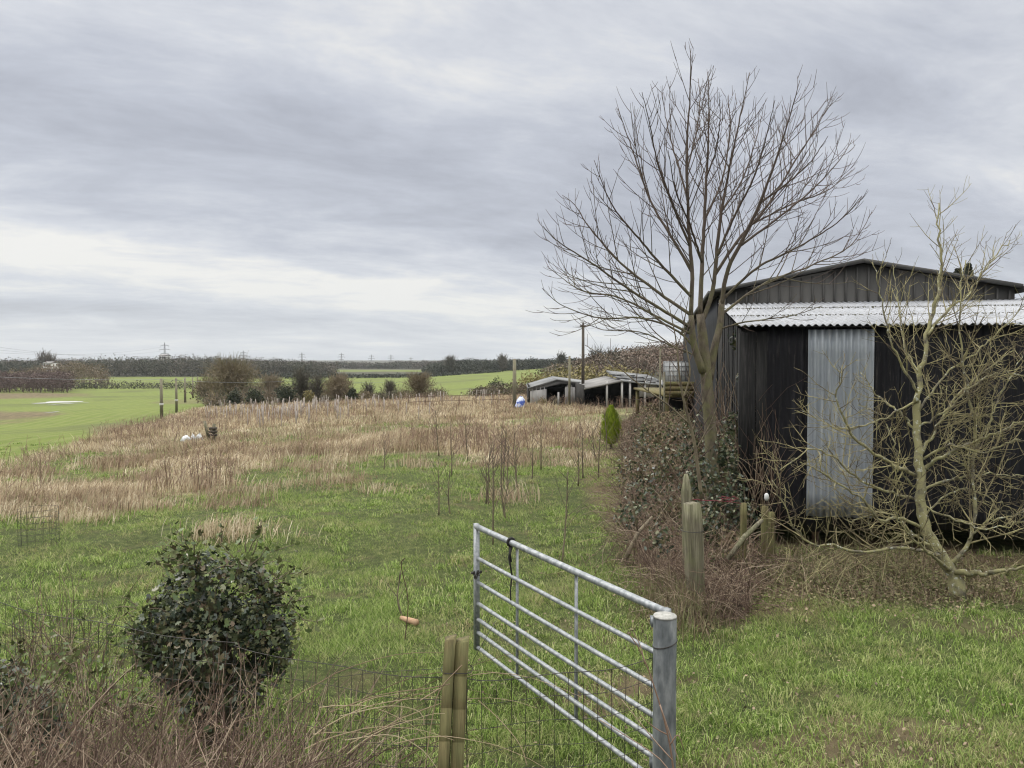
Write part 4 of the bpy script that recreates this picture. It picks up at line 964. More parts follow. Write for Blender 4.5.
lean = np.clip(rng.normal(.74, .17, n), .05, .97); ldir = fbm(x, y, .7, 50, 2)*9+rng.normal(0, 1.7, n)
blades(x, y, h, w, lean, ldir, mb, seg2=False)
# coarse tufts standing above the sward
tx, ty = sample(5200, 4.2, 40); k_ = shed_out(tx, ty) & (rng.random(len(tx)) < ss(.35, .62, fbm(tx, ty, .45, 88, 3))); l, r = bank_edges(np.clip(ty, 7.6, 38)); k_ &= ~((ty > 7.6) & (tx > l) & (tx < r)) & (((tx-4.4)/2.8)**2+((ty-9.9)/1.5)**2 > .8)
tx, ty = tx[k_], ty[k_]; nb = 46; rt = rng.uniform(.03, .13, len(tx)); XX = np.repeat(tx, nb)+rng.normal(0, 1, len(tx)*nb)*np.repeat(rt, nb); YY = np.repeat(ty, nb)+rng.normal(0, 1, len(tx)*nb)*np.repeat(rt, nb)
hh = np.repeat(rng.uniform(.05, .14, len(tx)), nb)*rng.uniform(.5, 1.2, len(XX)); blades(XX, YY, hh, .0036*(1+YY/7), np.clip(rng.normal(.72, .2, len(XX)), .05, .97), np.repeat(rng.uniform(0, 6.28, len(tx)), nb)+rng.normal(0, 1.2, len(XX)), mb, seg2=True)
tag(mb.build('meadow_grass', M['grass']), 'short green winter grass of the near meadow', 'grass', kind='stuff')
tag_m = MB(); x, y, h = deferred_tuft; blades(x, y, h, np.full(len(x), .006), np.clip(rng.normal(.45, .25, len(x)), .05, .95), rng.uniform(0, 6.28, len(x)), tag_m, seg2=True)
tag(tag_m.build('dead_tuft', M['litter']), 'dead straw tuft round the foot of the thick weathered post', 'grass', kind='stuff')
# rough straw-coloured grass
mb = MB(); nt_ = 11500
x, y = sample(nt_*2, 10.5, 105, -.85, .30); rm = rough_mask(x, y); l, r = bank_edges(np.clip(y, 7.6, 39)); k_ = (rng.random(len(x)) < rm*(.22+1.1*ss(.42, .62, fbm(x, y, .5, 91, 3)))+(.32*(y > 11.2))*(field_mask(x, y) < .1)*ss(.52, .66, fbm(x, y, .55, 77))) & ~((x > l)) 
x, y = x[k_], y[k_]; nb = 34
tall = (.22+.50*fbm(x, y, .35, 61))*rng.uniform(.45, 1.3, len(x))*np.interp(y, [10, 25, 105], [.62, .8, 1.0]); rt = rng.uniform(.08, .30, len(x))*(1+y/60)
XX = np.repeat(x, nb)+rng.normal(0, 1, len(x)*nb)*np.repeat(rt, nb); YY = np.repeat(y, nb)+rng.normal(0, 1, len(x)*nb)*np.repeat(rt, nb)
hh = np.repeat(tall, nb)*rng.uniform(.45, 1.15, len(XX)); ww = .0055*(1+YY/11)*rng.uniform(.6, 1.4, len(XX))
ld = np.repeat(rng.uniform(0, 6.28, len(x))*.5+fbm(x, y, .12, 66)*8, nb)+rng.normal(0, .7, len(XX))
blades(XX, YY, hh, ww, np.clip(np.repeat(rng.beta(2.4, 1.7, len(x)), nb)+rng.normal(0, .15, len(XX)), .03, .96), ld, mb, seg2=True)
tag(mb.build('rough_grass', M['straw']), 'rough straw-coloured dead grass covering the middle of the slope', 'grass', kind='stuff')
# dead upright weeds in the rough
mb = MB(); x, y = sample(15000, 14, 100, -.7, .25); cl_ = fbm(x, y, .22, 71, 3); rm = rough_mask(x, y)
dens = ss(.5, .62, cl_)*.8+.05+.75*np.exp(-((x/y+.06)/.07)**2)*(y > 15)*(y < 30); k_ = (rm > .3) & (rng.random(len(x)) < dens)
for X_, Y_ in zip(x[k_], y[k_]):
    z = float(gz(X_, Y_)); h_ = rng.uniform(.35, .85); d = np.array([rng.normal(0, .12), rng.normal(0, .1), 1]); c = shoot(np.array([X_, Y_, z]), d, h_, 4, 0, .05); mb.tube(c, np.linspace(.004+Y_*.00018, .002+Y_*.00012, 5), 3, False)
    for q in range(3): b = c[rng.integers(2, 5)]; e = b+np.array([rng.normal(0, .1), rng.normal(0, .06), rng.uniform(.06, .2)]); mb.tube([b, e], .002+Y_*.00012, 3, False)
tag(mb.build('dead_weeds', M['weed']), 'upright dark dead weeds standing in the rough grass', 'weeds', kind='stuff')
mb = MB(); x, y = sample(5200, 4.3, 16, -.1, .72); k_ = shed_out(x, y) & (rng.random(len(x)) < .25+ss(.5, .7, fbm(x, y*1.6, .8, 21, 4))); x, y = x[k_], y[k_]; n = len(x)
add_leaves(mb, np.stack([x, y, gz(x, y)+rng.uniform(.015, .05, n)], 1), rng.normal(0, .6, (n, 3))+[0, 0, 1], rng.uniform(.015, .042, n))
tag(mb.build('fallen_leaves', M['litter']), 'dead brown leaves scattered over the lawn right of the gate', 'leaves', kind='stuff')
# litter of twigs and leaves below the fruit tree
mb = MB(); n = 9000; x = rng.normal(4.1, 1.25, n); y = rng.normal(9.5, .75, n); k_ = shed_out(x, y)&(y > 8); x, y = x[k_], y[k_]; n = len(x)
add_leaves(mb, np.stack([x, y, gz(x, y)+rng.uniform(.01, .07, n)], 1), rng.normal(0, .7, (n, 3))+[0, 0, 1], rng.uniform(.02, .05, n))
n = 3800; x = rng.normal(3.9, 1.4, n); y = rng.normal(9.7, .7, n); k_ = shed_out(x, y)&(y > 8.1); x, y = x[k_], y[k_]; n = len(x)
h = rng.uniform(.08, .32, n); blades(x, y, h, np.full(n, .006), np.clip(rng.normal(.6, .25, n), .1, .95), rng.uniform(0, 6.28, n), mb, seg2=True)
tag(mb.build('leaf_litter', M['litter']), 'brown dead leaves and grass under the lichened fruit tree', 'leaf litter', kind='stuff')
mb = MB()
for q in range(240):
    x, y = rng.normal(4.2, 1.2), rng.normal(9.4, .6)
    if not shed_out(np.array(x), np.array(y)) or y < 8.2: continue
    c = shoot(np.array([x, y, float(gz(x, y))+.03]), np.array([rng.normal(), rng.normal()*.6, .25]), rng.uniform(.2, .8), 6, -.1, .15); mb.tube(c, np.linspace(.006, .002, len(c)), 4, False)
tag(mb.build('fallen_twigs', M['lichen_twig']), 'fallen grey twigs scattered under the fruit tree', 'twigs', kind='stuff')

# ------------------------------------------------------------------ saplings, conifer, cages
def sapling(px, pyb, pyt, label, lean=0, D=None, stake=False):
    b = ground_hit(px, pyb); D = b[1]; top = P(px+lean, pyt, D); root = empty('sapling', label, 'sapling', tuple(b), 'young bare saplings in the meadow')
    s = smooth_curve([b-ez*.02, b*.6+top*.4+np.array([rng.normal(0, .02), 0, 0]), top], 10); mb = MB(); rr = np.linspace(.008+D*.0006, .003+D*.0002, 10); mb.tube(s, rr, 6); bpart(mb, 'stem', M['sapling'], True, root=root)
    mt = MB()
    for c1, r1 in side_shoots(s, rr, .10, lambda f, T: .10+.34*T*(1-f*.6), lambda l: .003+D*.00018, .5, .07, start=.3, angle=.75, n=5): mt.tube(c1, np.linspace(.003+D*.00018, .0016+D*.00012, len(c1)), 3, False)
    if mt.n: bpart(mt, 'twigs', M['twig'], root=root)
for a in [(493, 545, 442, 'left slim sapling rising from a dark tuft behind the far end of the gate'), (505, 518, 455, 'straight sapling second from the left behind the gate', -4),
          (519, 496, 448, 'sapling with spreading twigs, third from the left behind the gate', -6), (532, 480, 440, 'short dark staked sapling in the middle of the sapling group'),
          (541, 470, 415, 'tall thin sapling at the edge of the straw grass above the gate'), (562, 562, 470, 'largest sapling, with wide bare twigs, above the middle of the gate', 6),
          (583, 478, 430, 'thin sapling below the cattle shed'), (596, 462, 425, 'small leaning sapling just left of the round green conifer', -4), (606, 455, 410, 'dark whip right beside the green conifer', -2),
          (622, 475, 440, 'last thin sapling, between conifer and brambles'), (403, 617, 570, 'single short whip standing by the orange cut log', -2), (640, 470, 420, 'sapling at the edge of the bramble bank', 5),
          (384, 470, 440, 'lone whip in the green gap left of the weeds')]:
    sapling(a[0], a[1], a[2], a[3], a[4] if len(a) > 4 else 0)
b = ground_hit(611, 449); cf = empty('conifer', 'small bright yellow-green pointed conifer at the meadow edge', 'tree', tuple(b)); D = b[1]; hgt = 42/768*D
n = 5200; t = rng.random(n)**.9; prof = np.interp(t, [0, .12, .35, .7, 1], [.35, .85, 1, .8, .12])*.30*D/26; th_ = rng.uniform(0, 6.28, n); rr = prof*rng.uniform(.6, 1.2, n)*(1+.22*np.sin(th_*4+t*11)+.1*np.sin(th_*9-t*23))
C = np.stack([b[0]+rr*np.cos(th_), b[1]+rr*np.sin(th_), b[2]+.16+t*(hgt-.16)], 1); mb = MB()
u = np.stack([np.cos(th_), np.sin(th_), 0*t], 1); s_ = rng.uniform(.03, .06, n)[:, None]; side = np.cross(u, ez); tip = C+u*s_*.5+ez*s_*1.9
mb.add(np.stack([C-side*s_*.35, C+side*s_*.35, tip], 1).reshape(-1, 3), t=np.arange(n)[:, None]*3+np.array([0, 1, 2])); bpart(mb, 'crown', M['conifer'], root=cf)
mb = MB(); mb.tube([b, b+ez*.4], [.05, .04], 8); bpart(mb, 'trunk', M['bark'], root=cf)
def cage(px, pyb, pyt, w, lab, dz=0):
    b = ground_hit(px, pyb); D = b[1]; h_ = (pyb-pyt)/768*D; W_ = w/768*D; mb = MB(); th_ = np.linspace(0, 2*math.pi, 17)
    for z in np.linspace(.02, h_, 7): mb.tube([b+np.array([W_/2*math.cos(a), W_/2*math.sin(a), z]) for a in th_], .0012+D*.0001, 4, False)
    for a in th_[:-1]: mb.tube([b+np.array([W_/2*math.cos(a), W_/2*math.sin(a), 0]), b+np.array([W_/2*math.cos(a), W_/2*math.sin(a), h_])], .0012+D*.0001, 4, False)
    tag(mb.build('wire_cage', M['wire']), lab, 'wire cage')
for q in range(16):
    px = rng.uniform(436, 604); pb = rng.uniform(452, 520) if px < 520 else rng.uniform(448, 492); sapling(px, pb, pb-rng.uniform(38, 62), 'thin bare whip among the dead weeds and straw grass above the gate', rng.uniform(-4, 4))
cage(39, 545, 508, 36, 'round wire mesh tree guard in the rough grass at the left edge')
cage(62, 668, 612, 84, 'wide wire mesh cage left of the ivy bush')
# thorny weeds inside the nearer cage
mb = MB(); b = ground_hit(62, 668)
for q in range(55):
    c = shoot(b+np.array([rng.normal(0, .2), rng.normal(0, .15), 0]), np.array([rng.normal(0, .35), rng.normal(0, .3), 1]), rng.uniform(.3, 1.0), 8, -.1, .12); mb.tube(c, np.linspace(.004, .0018, len(c)), 4, False)
tag(mb.build('thorny_shrub', M['bramble_stem']), 'thin leafless shrub growing inside the wide wire cage', 'shrub')

# ------------------------------------------------------------------ tree guards over the new planting
mb = MB(); mb.tube([(0, 0, 0), (0, 0, .6), (0, 0, 1.15)], [.05, .048, .05], 7); gd0 = mb.build('tree_guard', M['guard']); first = True; cnt = 0
mbv = [gd0.data]
tries = 0
while cnt < 260 and tries < 6000:
    tries += 1; D = rng.uniform(42, 100); px = rng.uniform(205, 500); x = (px-512)/768*D
    if px > 340 and rng.random() < .55 or (px > 430 and D < 60) or (px < 240 and D < 60): continue
    z = float(gz(x, D)); o = gd0 if first else gd0.copy()
    if not first: COL.objects.link(o)
    first = False; o.location = (x, D, z); o.rotation_euler = (rng.normal(0, .06), rng.normal(0, .06), 0); s_ = rng.uniform(.65, 1.1); o.scale = (s_*rng.uniform(.5, .85), s_*.7, s_); cnt += 1
    tag(o, 'pale tree guard tube standing in the straw grass beyond the slope', 'tree guard', 'pale tree guard tubes in the new plantation')

# ------------------------------------------------------------------ poles and wires
def pole(px, pyb, pyt, D, r, lab, m='pole', band_=False, arm=False, grp='wooden poles'):
    x = x_at(px, D); z0 = float(gz(x, D)); z1 = z_at(pyt, D); root = empty('utility_pole', lab, 'pole', (x, D, z0), grp)
    mb = MB(); mb.tube([(x, D, z0), (x, D, z1)], [r*1.1, r*.85], 8); bpart(mb, 'shaft', M[m], True, root=root)
    if band_: mb = MB(); zz = z0+(z1-z0)*.33; mb.tube([(x, D, zz), (x, D, zz+.2)], r*1.25, 8); bpart(mb, 'sign_band', M['whitepaint'], root=root)
    if arm: mb = MB(); mb.box((x, D-.05, z1-.12), (.5, .12, .12)); mb.tube([(x, D, z1-.05), (x, D, z1+.15)], .07, 6); bpart(mb, 'crossarm', M['darkpole'], root=root)
    return np.array([x, D, z1])
g_ = 'poles crossing the green field'
q1 = pole(161, 432, 378.5, 80, .16, 'nearest and tallest field pole, leftmost of the row, with a white band', band_=True, grp=g_)
q2 = pole(176, 430, 378, 92, .14, 'second field pole from the left, also white banded', band_=True, grp=g_)
q3 = pole(184.8, 403, 377.5, 160, .22, 'third field pole, pale and ending at the field edge', grp=g_)
q4 = pole(192.5, 403, 377, 185, .18, 'fourth field pole in front of the brown scrub', grp=g_)
q5 = pole(197.5, 402, 376.5, 215, .18, 'faint rightmost field pole in front of the scrub', grp=g_)
h1 = pole(583, 405, 324.5, 58, .12, 'tall dark pole beside the open field shed', 'darkpole', arm=True, grp='poles by the far sheds')
h2 = pole(514.5, 410, 359, 56, .15, 'mossy pole standing by the blue and white sack', arm=False, grp='poles by the far sheds')
h3 = pole(569.5, 408, 356, 57, .09, 'thin grey pole left of the tall dark one', grp='poles by the far sheds')
def wire_span(pts, lab, r=.02, sag=.6, name='overhead_wire'):
    mb = MB()
    for a, b in zip(pts[:-1], pts[1:]):
        t_ = np.linspace(0, 1, 24)[:, None]; c = a*(1-t_)+b*t_; c[:, 2] -= sag*4*(t_*(1-t_))[:, 0]; mb.tube(c, r, 3, False)
    tag(mb.build(name, M['steel']), lab, 'wire')
wire_span([P(-60, 373.5, 78), q1-ez*.1], 'pale wire running left from the nearest field pole', .018, .25)
wire_span([q1-ez*.1, q2-ez*.1], 'wire between the two white banded field poles', .018, .1)
wire_span([q2-ez*.1, q3-ez*.1, q4-ez*.1, q5-ez*.1], 'wire linking the farther field poles', .025, .3)
wire_span([q1-ez*.1, P(310, 379, 110), P(420, 381, 125)], 'long wire crossing in front of the far trees to the right', .02, .4)
wire_span([h1, P(620, 378, 57)], 'stay wire sloping right from the tall dark pole', .012, 0)
wire_span([h1-ez*.2, P(700, 318, 30)], 'thin wire from the tall dark pole towards the barn', .008, .3)
# stile with box, sacks, rails
b = ground_hit(214, 443); st = empty('stile', 'leaning wooden stile with a dark box in the straw grass', 'stile', tuple(b)); D = b[1]
mb = MB(); mb.bar(P(209, 440, D), P(204.5, 421, D), .12, .08); bpart(mb, 'leaning_rail', M['oldpost'], root=st)
mb = MB(); mb.bar(P(214, 446, D), P(214, 424, D), .12, .1); bpart(mb, 'post', M['oldpost'], root=st)
for q in range(3): mb = MB(); a = P(213, 428.5+3.2*q, D-.1); mb.box(a, (.30, .18, .10)); bpart(mb, 'step', M['darkpole'], root=st)
b = ground_hit(192, 442)
for q, (px, w, h_, lab) in enumerate([(186, 9, 2.6, 'low crumpled white sack at the left of the white heap'), (193, 6, 3.6, 'white sack in the middle of the heap in the straw grass'), (199.5, 6.5, 4.4, 'tallest white sack at the right of the heap')]):
    D = b[1]-.5; c0 = P(px, 438, D); mb = MB(); th_ = np.linspace(0, 2*math.pi, 14, endpoint=False); rows = []
    for f in np.linspace(0, 1, 7): rr_ = math.sqrt(max(0.02, 1-f**2.5)); rows.append([(c0[0]+w/768*D/2*rr_*math.cos(a)*(1+rng.normal(0, .12)), c0[1]+w/768*D/2*rr_*math.sin(a), c0[2]-.25+(h_/768*D+.25)*f+rng.normal(0, .03)) for a in th_])
    i = np.arange(6)[:, None]*14; j = np.arange(14)[None]; mb.add(np.array(rows), q=np.stack([i+j, i+(j+1) % 14, i+14+(j+1) % 14, i+14+j], -1).reshape(-1, 4)); tag(mb.build('white_sack', M['plastic']), lab, 'sack', 'white sacks in the rough grass')
D = 55; mb = MB(); c0 = P(520, 407, D); rows = []
for f in np.linspace(0, 1, 7): rr_ = math.sqrt(max(.03, 1-f**2)); rows.append([(c0[0]+.33*rr_*math.cos(a)*(1+rng.normal(0, .12))+.1*f, c0[1]+.3*rr_*math.sin(a), c0[2]+.75*f+rng.normal(0, .03)) for a in th_])
i = np.arange(6)[:, None]*14; j = np.arange(14)[None]; mb.add(np.array(rows), q=np.stack([i+j, i+(j+1) % 14, i+14+(j+1) % 14, i+14+j], -1).reshape(-1, 4))
tag(mb.build('feed_sack', M['blue']), 'blue and white sack at the foot of the mossy pole', 'sack')
rf = empty('rail_fence', 'low rusty rail fence across the far edge of the rough grass', 'fence', (-5, 62, -1))
for px in np.arange(408, 512, 17):
    mb = MB(); x = x_at(px, 62); z = float(gz(x, 62)); mb.box((x, 62, z+.45), (.07, .07, .95)); bpart(mb, 'post', M['rust'], root=rf)
for h_ in (.95, .55):
    mb = MB(); xs = np.linspace(x_at(408, 62), x_at(512, 62), 9); mb.tube([(x, 61.93, float(gz(x, 62))+h_) for x in xs], .02, 5); bpart(mb, 'rail', M['rust'], root=rf)
mb = MB(); x = x_at(558.5, 57); z = float(gz(x, 57)); mb.box((x, 57, z+.55), (.13, .13, 1.1)); tag(mb.build('marker_post', M['palesheet']), 'short pale post in front of the field shed opening', 'post')

# ------------------------------------------------------------------ bushes and trees beyond
def leafcloud(mb, c, r, n, size, shell=.25):
    d = rng.normal(0, 1, (n, 3)); d /= np.linalg.norm(d, axis=1)[:, None]; k_ = 1+.35*np.sin(d[:, 0]*4+c[0])*np.cos(d[:, 2]*5+c[1])+rng.normal(0, .08, n)
    rr = (shell+(1-shell)*rng.random(n)**.6)*k_; C = np.array(c)+d*np.array(r)*rr[:, None]; add_leaves(mb, C, rng.normal(0, 1, (n, 3)), rng.uniform(.5, 1.3, n)*size, [(-.5, 0), (0, -.3), (.5, 0), (0, .35)])
def stick_crown(mb, base, top, w, n, th_, seedup=1.):
    """far bare crown: fans of thin tapering twigs rising from the trunk"""
    base = np.array(base); top = np.array(top); Hh = top-base
    for q in range(n):
        f = rng.uniform(.12, .75); p = base+Hh*f; a = rng.uniform(0, 6.28); out = np.array([math.cos(a), math.sin(a), 0])
        el = rng.uniform(.15, 1.3); d = out*math.cos(el)+ez*math.sin(el); ln = np.linalg.norm(Hh)*(1-f)*rng.uniform(.6, 1.05) if el > .9 else w*rng.uniform(.5, 1.05)
        c = shoot(p, d, ln, 3, .5*seedup, .12); cc_ = base+Hh*.56; e_ = (c-cc_)/np.array([w, w, Hh[2]*.45]); nn_ = np.linalg.norm(e_, axis=1); c = np.where((nn_ > .97)[:, None] & (c[:, 2] > cc_[2])[:, None], cc_+(c-cc_)/np.maximum(nn_, .01)[:, None]*.97, c); mb.tube(c, np.linspace(th_, th_*.35, 4), 3, False)
        for _ in range(3): b_ = c[rng.integers(1, 4)]; mb.tube(shoot(b_, d+rng.normal(0, .5, 3)+ez*.3, ln*.45, 2, .3, .1), np.linspace(th_*.5, th_*.25, 3), 3, False)
def bush(px, pyb, pyt, w, D, m, lab, name='bush', n=900, sz=.22, cat='bush', grp='bushes along the far hedge'):
    x = x_at(px, D); z0 = float(gz(x, D)); zt_ = z_at(pyt, D); rw = w/768*D/2; root = empty(name, lab, cat, (x, D, z0), grp)
    mb = MB()
    for q in range(5): ox, oy = rng.normal(0, rw*.35), rng.normal(0, rw*.3); hh_ = (zt_-z0)*rng.uniform(.8, 1); leafcloud(mb, (x+ox, D+oy, z0+hh_*.5), (rw*.62, rw*.6, hh_*.5), n//5, sz)
    bpart(mb, 'foliage', M[m], root=root); mb = MB(); mb.tube([(x, D, z0), (x, D, z0+(zt_-z0)*.6)], .12, 6); bpart(mb, 'trunk', M['bark'], root=root)
def bare(px, pyt, w, D, lab, m='twigs_brown', n=120, th_=.05, grp='trees along the far hedge', fuzz=500, tk=.14):
    x = x_at(px, D); z0 = float(gz(x, D)); zt_ = z_at(pyt, D); rw = w/768*D/2; root = empty('bare_tree', lab, 'tree', (x, D, z0), grp)
    mb = MB(); mb.tube([(x, D, z0), (x+rng.normal(0, .1), D, z0+(zt_-z0)*.45), (x, D, z0+(zt_-z0)*.8)], [tk, tk*.7, tk*.3], 6); bpart(mb, 'trunk', M['branch'], root=root)
    mb = MB(); stick_crown(mb, (x, D, z0), (x, D, zt_), rw, n, th_)
    if fuzz:
        C, _ = ell_points(fuzz, (x, D, z0+(zt_-z0)*.58), (rw, rw, (zt_-z0)*.44), .3); v = rng.normal(0, 1, (fuzz, 3))+[0, 0, .8]; v /= np.linalg.norm(v, axis=1)[:, None]; s_ = rng.uniform(.3, .8, fuzz)[:, None]*(D/100)
        side = rng.normal(0, 1, (fuzz, 3)); side -= v*(side*v).sum(1)[:, None]; side /= np.linalg.norm(side, axis=1)[:, None]; V = np.stack([C-side*.03*D/100, C+side*.03*D/100, C+v*s_], 1); mb.add(V.reshape(-1, 3), t=np.arange(fuzz)[:, None]*3+np.array([0, 1, 2]))
    bpart(mb, 'crown', M[m], root=root)
bare(232, 364, 62, 118, 'broad round-headed brown bare tree at the left end of the hedge', n=300, th_=.06, fuzz=4500, tk=.3)
bare(208, 381, 30, 124, 'low brown thorn tree left of the broad round-headed one', n=160, fuzz=1800)
bare(272, 376, 30, 112, 'short brown thorn tree between the dark evergreen bushes', n=160, fuzz=1300)
bare(302, 370, 26, 104, 'upright grey bare tree right of the dark bushes', 'twigs_grey', n=150, fuzz=900)
bare(317, 374, 20, 103, 'thin pale-stemmed bare tree in the middle of the hedge', 'twigs_grey', n=90, fuzz=400)
bare(338, 377, 32, 102, 'bushy pinkish brown tree against the green field', 'twigs_brown', n=220, fuzz=2200)
bare(368, 384, 16, 102, 'small leaning bare tree left of the dark-trunked one', 'twigs_grey', n=60, fuzz=150)
bare(390, 381, 20, 101, 'small dark-trunked bare tree alone against the field', 'twigs_grey', n=80, fuzz=150)
bare(419, 376, 34, 101, 'fan-shaped brown bare tree at the right of the hedge', 'twigs_brown', n=240, fuzz=900)
bush(212, 402, 390, 10, 112, 'twigs_ochre', 'small ochre bush by the field corner', n=400)
bush(236, 402, 388.5, 18, 103, 'evergreen', 'leftmost dark evergreen bush in the hedge', n=1300)
bush(255, 403, 387, 24, 102, 'evergreen', 'second dark evergreen bush, wide and low', n=1500)
bush(285, 404, 384, 30, 102, 'evergreen', 'largest dark evergreen bush in the hedge', n=2200)
bush(352, 402, 386, 15, 101, 'evergreen', 'round dark green bush beside the pinkish brown tree', n=900)
bush(309, 403, 388, 16, 101, 'twigs_ochre', 'pale mossy thorn bush in mid hedge', n=600)
for q, (px, w, t_, lab) in enumerate([(325, 18, 393, 'low brown hedge scrub below the thin pale-stemmed tree'), (365, 24, 390, 'low brown hedge scrub below the small leaning tree'), (385, 22, 391, 'low brown scrub at the foot of the dark-trunked tree'), (405, 24, 390, 'low brown scrub left of the fan-shaped tree'),
                                      (432, 26, 395, 'low brown scrub at the right foot of the fan-shaped tree'), (458, 34, 397.5, 'long low scrub right of the hedge trees'), (484, 30, 394, 'taller grey scrub near the mossy pole')]):
    bush(px, 402, t_, w, 99, 'twigs_brown' if q % 2 else 'twigs_hill', lab, 'scrub', n=800, sz=.16)
bush(493, 392, 377.5, 22, 112, 'evergreen', 'wide dark evergreen bush at the edge of the far field', n=1500, grp='bushes near the sheds')
bush(480, 400, 385, 40, 98, 'twigs_hill', 'mound of grey-brown scrub left of the mossy pole', 'scrub', n=2200, sz=.2, grp='bushes near the sheds')
bush(505, 402, 381, 42, 92, 'twigs_hill', 'large grey-brown scrub mass behind the mossy pole', 'scrub', n=2600, sz=.2, grp='bushes near the sheds')
bush(533, 395, 372, 46, 96, 'twigs_ochre', 'yellowish willow scrub behind the field shed', 'scrub', n=2600, sz=.25, grp='bushes near the sheds')
bush(556, 402, 394, 11, 58.5, 'twigs_hill', 'small round brown bush in front of the shed doorway', n=500, sz=.09, grp='bushes near the sheds')
bush(543, 404, 396, 10, 58.5, 'twigs_ochre', 'little olive bush left of the round brown one', n=400, sz=.09, grp='bushes near the sheds')
for nm, m_, n_, sz_, seed_, lab_ in (('hedge_tangle', 'twigs_brown', 90, .17, 1, 'brown twiggy hedge running along the far edge of the straw grass'), ('hedge_tangle', 'twigs_grey', 70, .17, 2, 'grey thorn growth in the far hedge behind the bare trees')):
    mb = MB()
    for px in np.arange(206, 446, 1.5):
        D = 105+seed_*2+rng.uniform(-1.5, 1.5); x = x_at(px, D); z = float(gz(x, D)); h_ = (1.0+1.9*float(vnoise(np.array([px]), np.array([seed_*9.]), .09)[0]))*(1 if px < 350 else .6); leafcloud(mb, (x, D, z+h_*.5), (.8, .8, h_*.55), n_, sz_)
        if rng.random() < .5:
            for _ in range(4): mb.tube(shoot(np.array([x, D, z]), np.array([rng.normal(0, .4), 0, 1]), h_*rng.uniform(1, 1.7), 4, 0, .12), [.04, .03, .025, .02, .012], 3, False)
    tag(mb.build(nm, M[m_]), lab_, 'hedge', kind='stuff')
# hedge between the two green fields
mb = MB()
for px in np.arange(55, 232, 2.2): x = x_at(px, 262); z = float(gz(x, 262)); leafcloud(mb, (x, 262, z+1.1), (1.3, 1, 1.5*rng.uniform(.7, 1.3)), 60, .45)
tag(mb.build('field_hedge', M['twigs_grey']), 'thin dark hedge dividing the two green fields on the left', 'hedge', kind='stuff')
mb = MB()
for px in np.arange(-60, 240, 1.6):
    pass
# woodland masses: rows of overlapping crowns
def wood(name, lab, D0, D1, px0, px1, topf, m, step, n, sz, cr, under=True):
    mb = MB(); D = D0
    while D <= D1:
        x = x_at(px0, D)+rng.uniform(0, step)
        while x < x_at(px1, D):
            px = 512+768*x/D; z0 = float(gz(x, D)); zt_ = z_at(topf(px)+rng.normal(0, .9), D); hh_ = max(zt_-z0, 1.5)
            leafcloud(mb, (x, D, z0+hh_*.62), (cr*rng.uniform(.7, 1.3), cr, hh_*.38*rng.uniform(.85, 1.12)), n, sz)
            if under: leafcloud(mb, (x, D+rng.uniform(-2, 2), z0+hh_*.3), (cr, cr, hh_*.32), n//2, sz)
            mb.tube([(x, D, z0), (x, D, z0+hh_*.7)], [.18*D/300, .08*D/300], 4, False)
            x += step*rng.uniform(.6, 1.4)
        D += step*1.6
    return tag(mb.build(name, M[m]), lab, 'woodland', kind='stuff')
ip = lambda xs, ys: (lambda p: float(np.interp(p, xs, ys)))
wood('far_wood', 'dark band of far mixed woodland along the left skyline', 455, 500, -80, 335, ip([-80, 0, 100, 180, 250, 300, 335], [361, 360, 358.5, 356.5, 358, 361, 363]), 'twigs_grey', 5, 200, .9, 4.5)
wood('far_wood', 'darker woodland skyline between the pylons and the sheds', 430, 480, 425, 600, ip([425, 455, 470, 560, 600], [366, 361, 360, 359.5, 358]), 'firs', 5, 200, .9, 4.5)
wood('distant_wood', 'faint low woodland on the skyline below the pylons', 820, 900, 300, 480, ip([300, 340, 370, 400, 480], [362.5, 362, 364, 362, 361]), 'twigs_grey', 8, 150, 1.5, 8)
wood('dark_hedge', 'dark hedge line along the top of the far green field', 405, 412, 225, 500, ip([225, 330, 500], [372.5, 373.5, 373.5]), 'firs', 4, 70, .9, 3.5)
wood('conifer_belt', 'dark green conifers at the far left skyline', 420, 430, -80, 46, ip([-80, 0, 20, 46], [360, 360, 361, 361]), 'firs', 6, 160, 1.0, 4.5)
wood('red_copse', 'reddish purple leafless copse at the left edge of the field', 225, 250, -90, 72, ip([-90, 0, 10, 30, 72], [370, 370, 373, 370, 370]), 'twigs_red', 3, 240, .42, 2.8)
wood('brown_copse', 'pale brown leafless copse right of the reddish one', 268, 290, 2, 104, ip([2, 55, 70, 95, 104], [372, 362, 359, 361, 368]), 'twigs_brown', 3.5, 240, .45, 3.4)
wood('hill_wood', 'brown leafless wood covering the hill behind the sheds', 190, 330, 548, 760, ip([548, 570, 600, 640, 690, 760], [366, 362, 353, 346, 342, 338]), 'twigs_hill', 6, 260, .6, 4.5)
wood('willow_scrub', 'olive and tan scrub in front of the wooded hill', 120, 150, 545, 640, ip([545, 560, 600, 640], [374, 366, 362, 368]), 'twigs_ochre', 5, 200, .45, 3)
wood('hedge_scrub', 'brown hedge scrub between the field poles and the far fields', 135, 150, 196, 330, ip([196, 220, 330], [383, 381, 386]), 'twigs_hill', 4, 110, .4, 2.2)
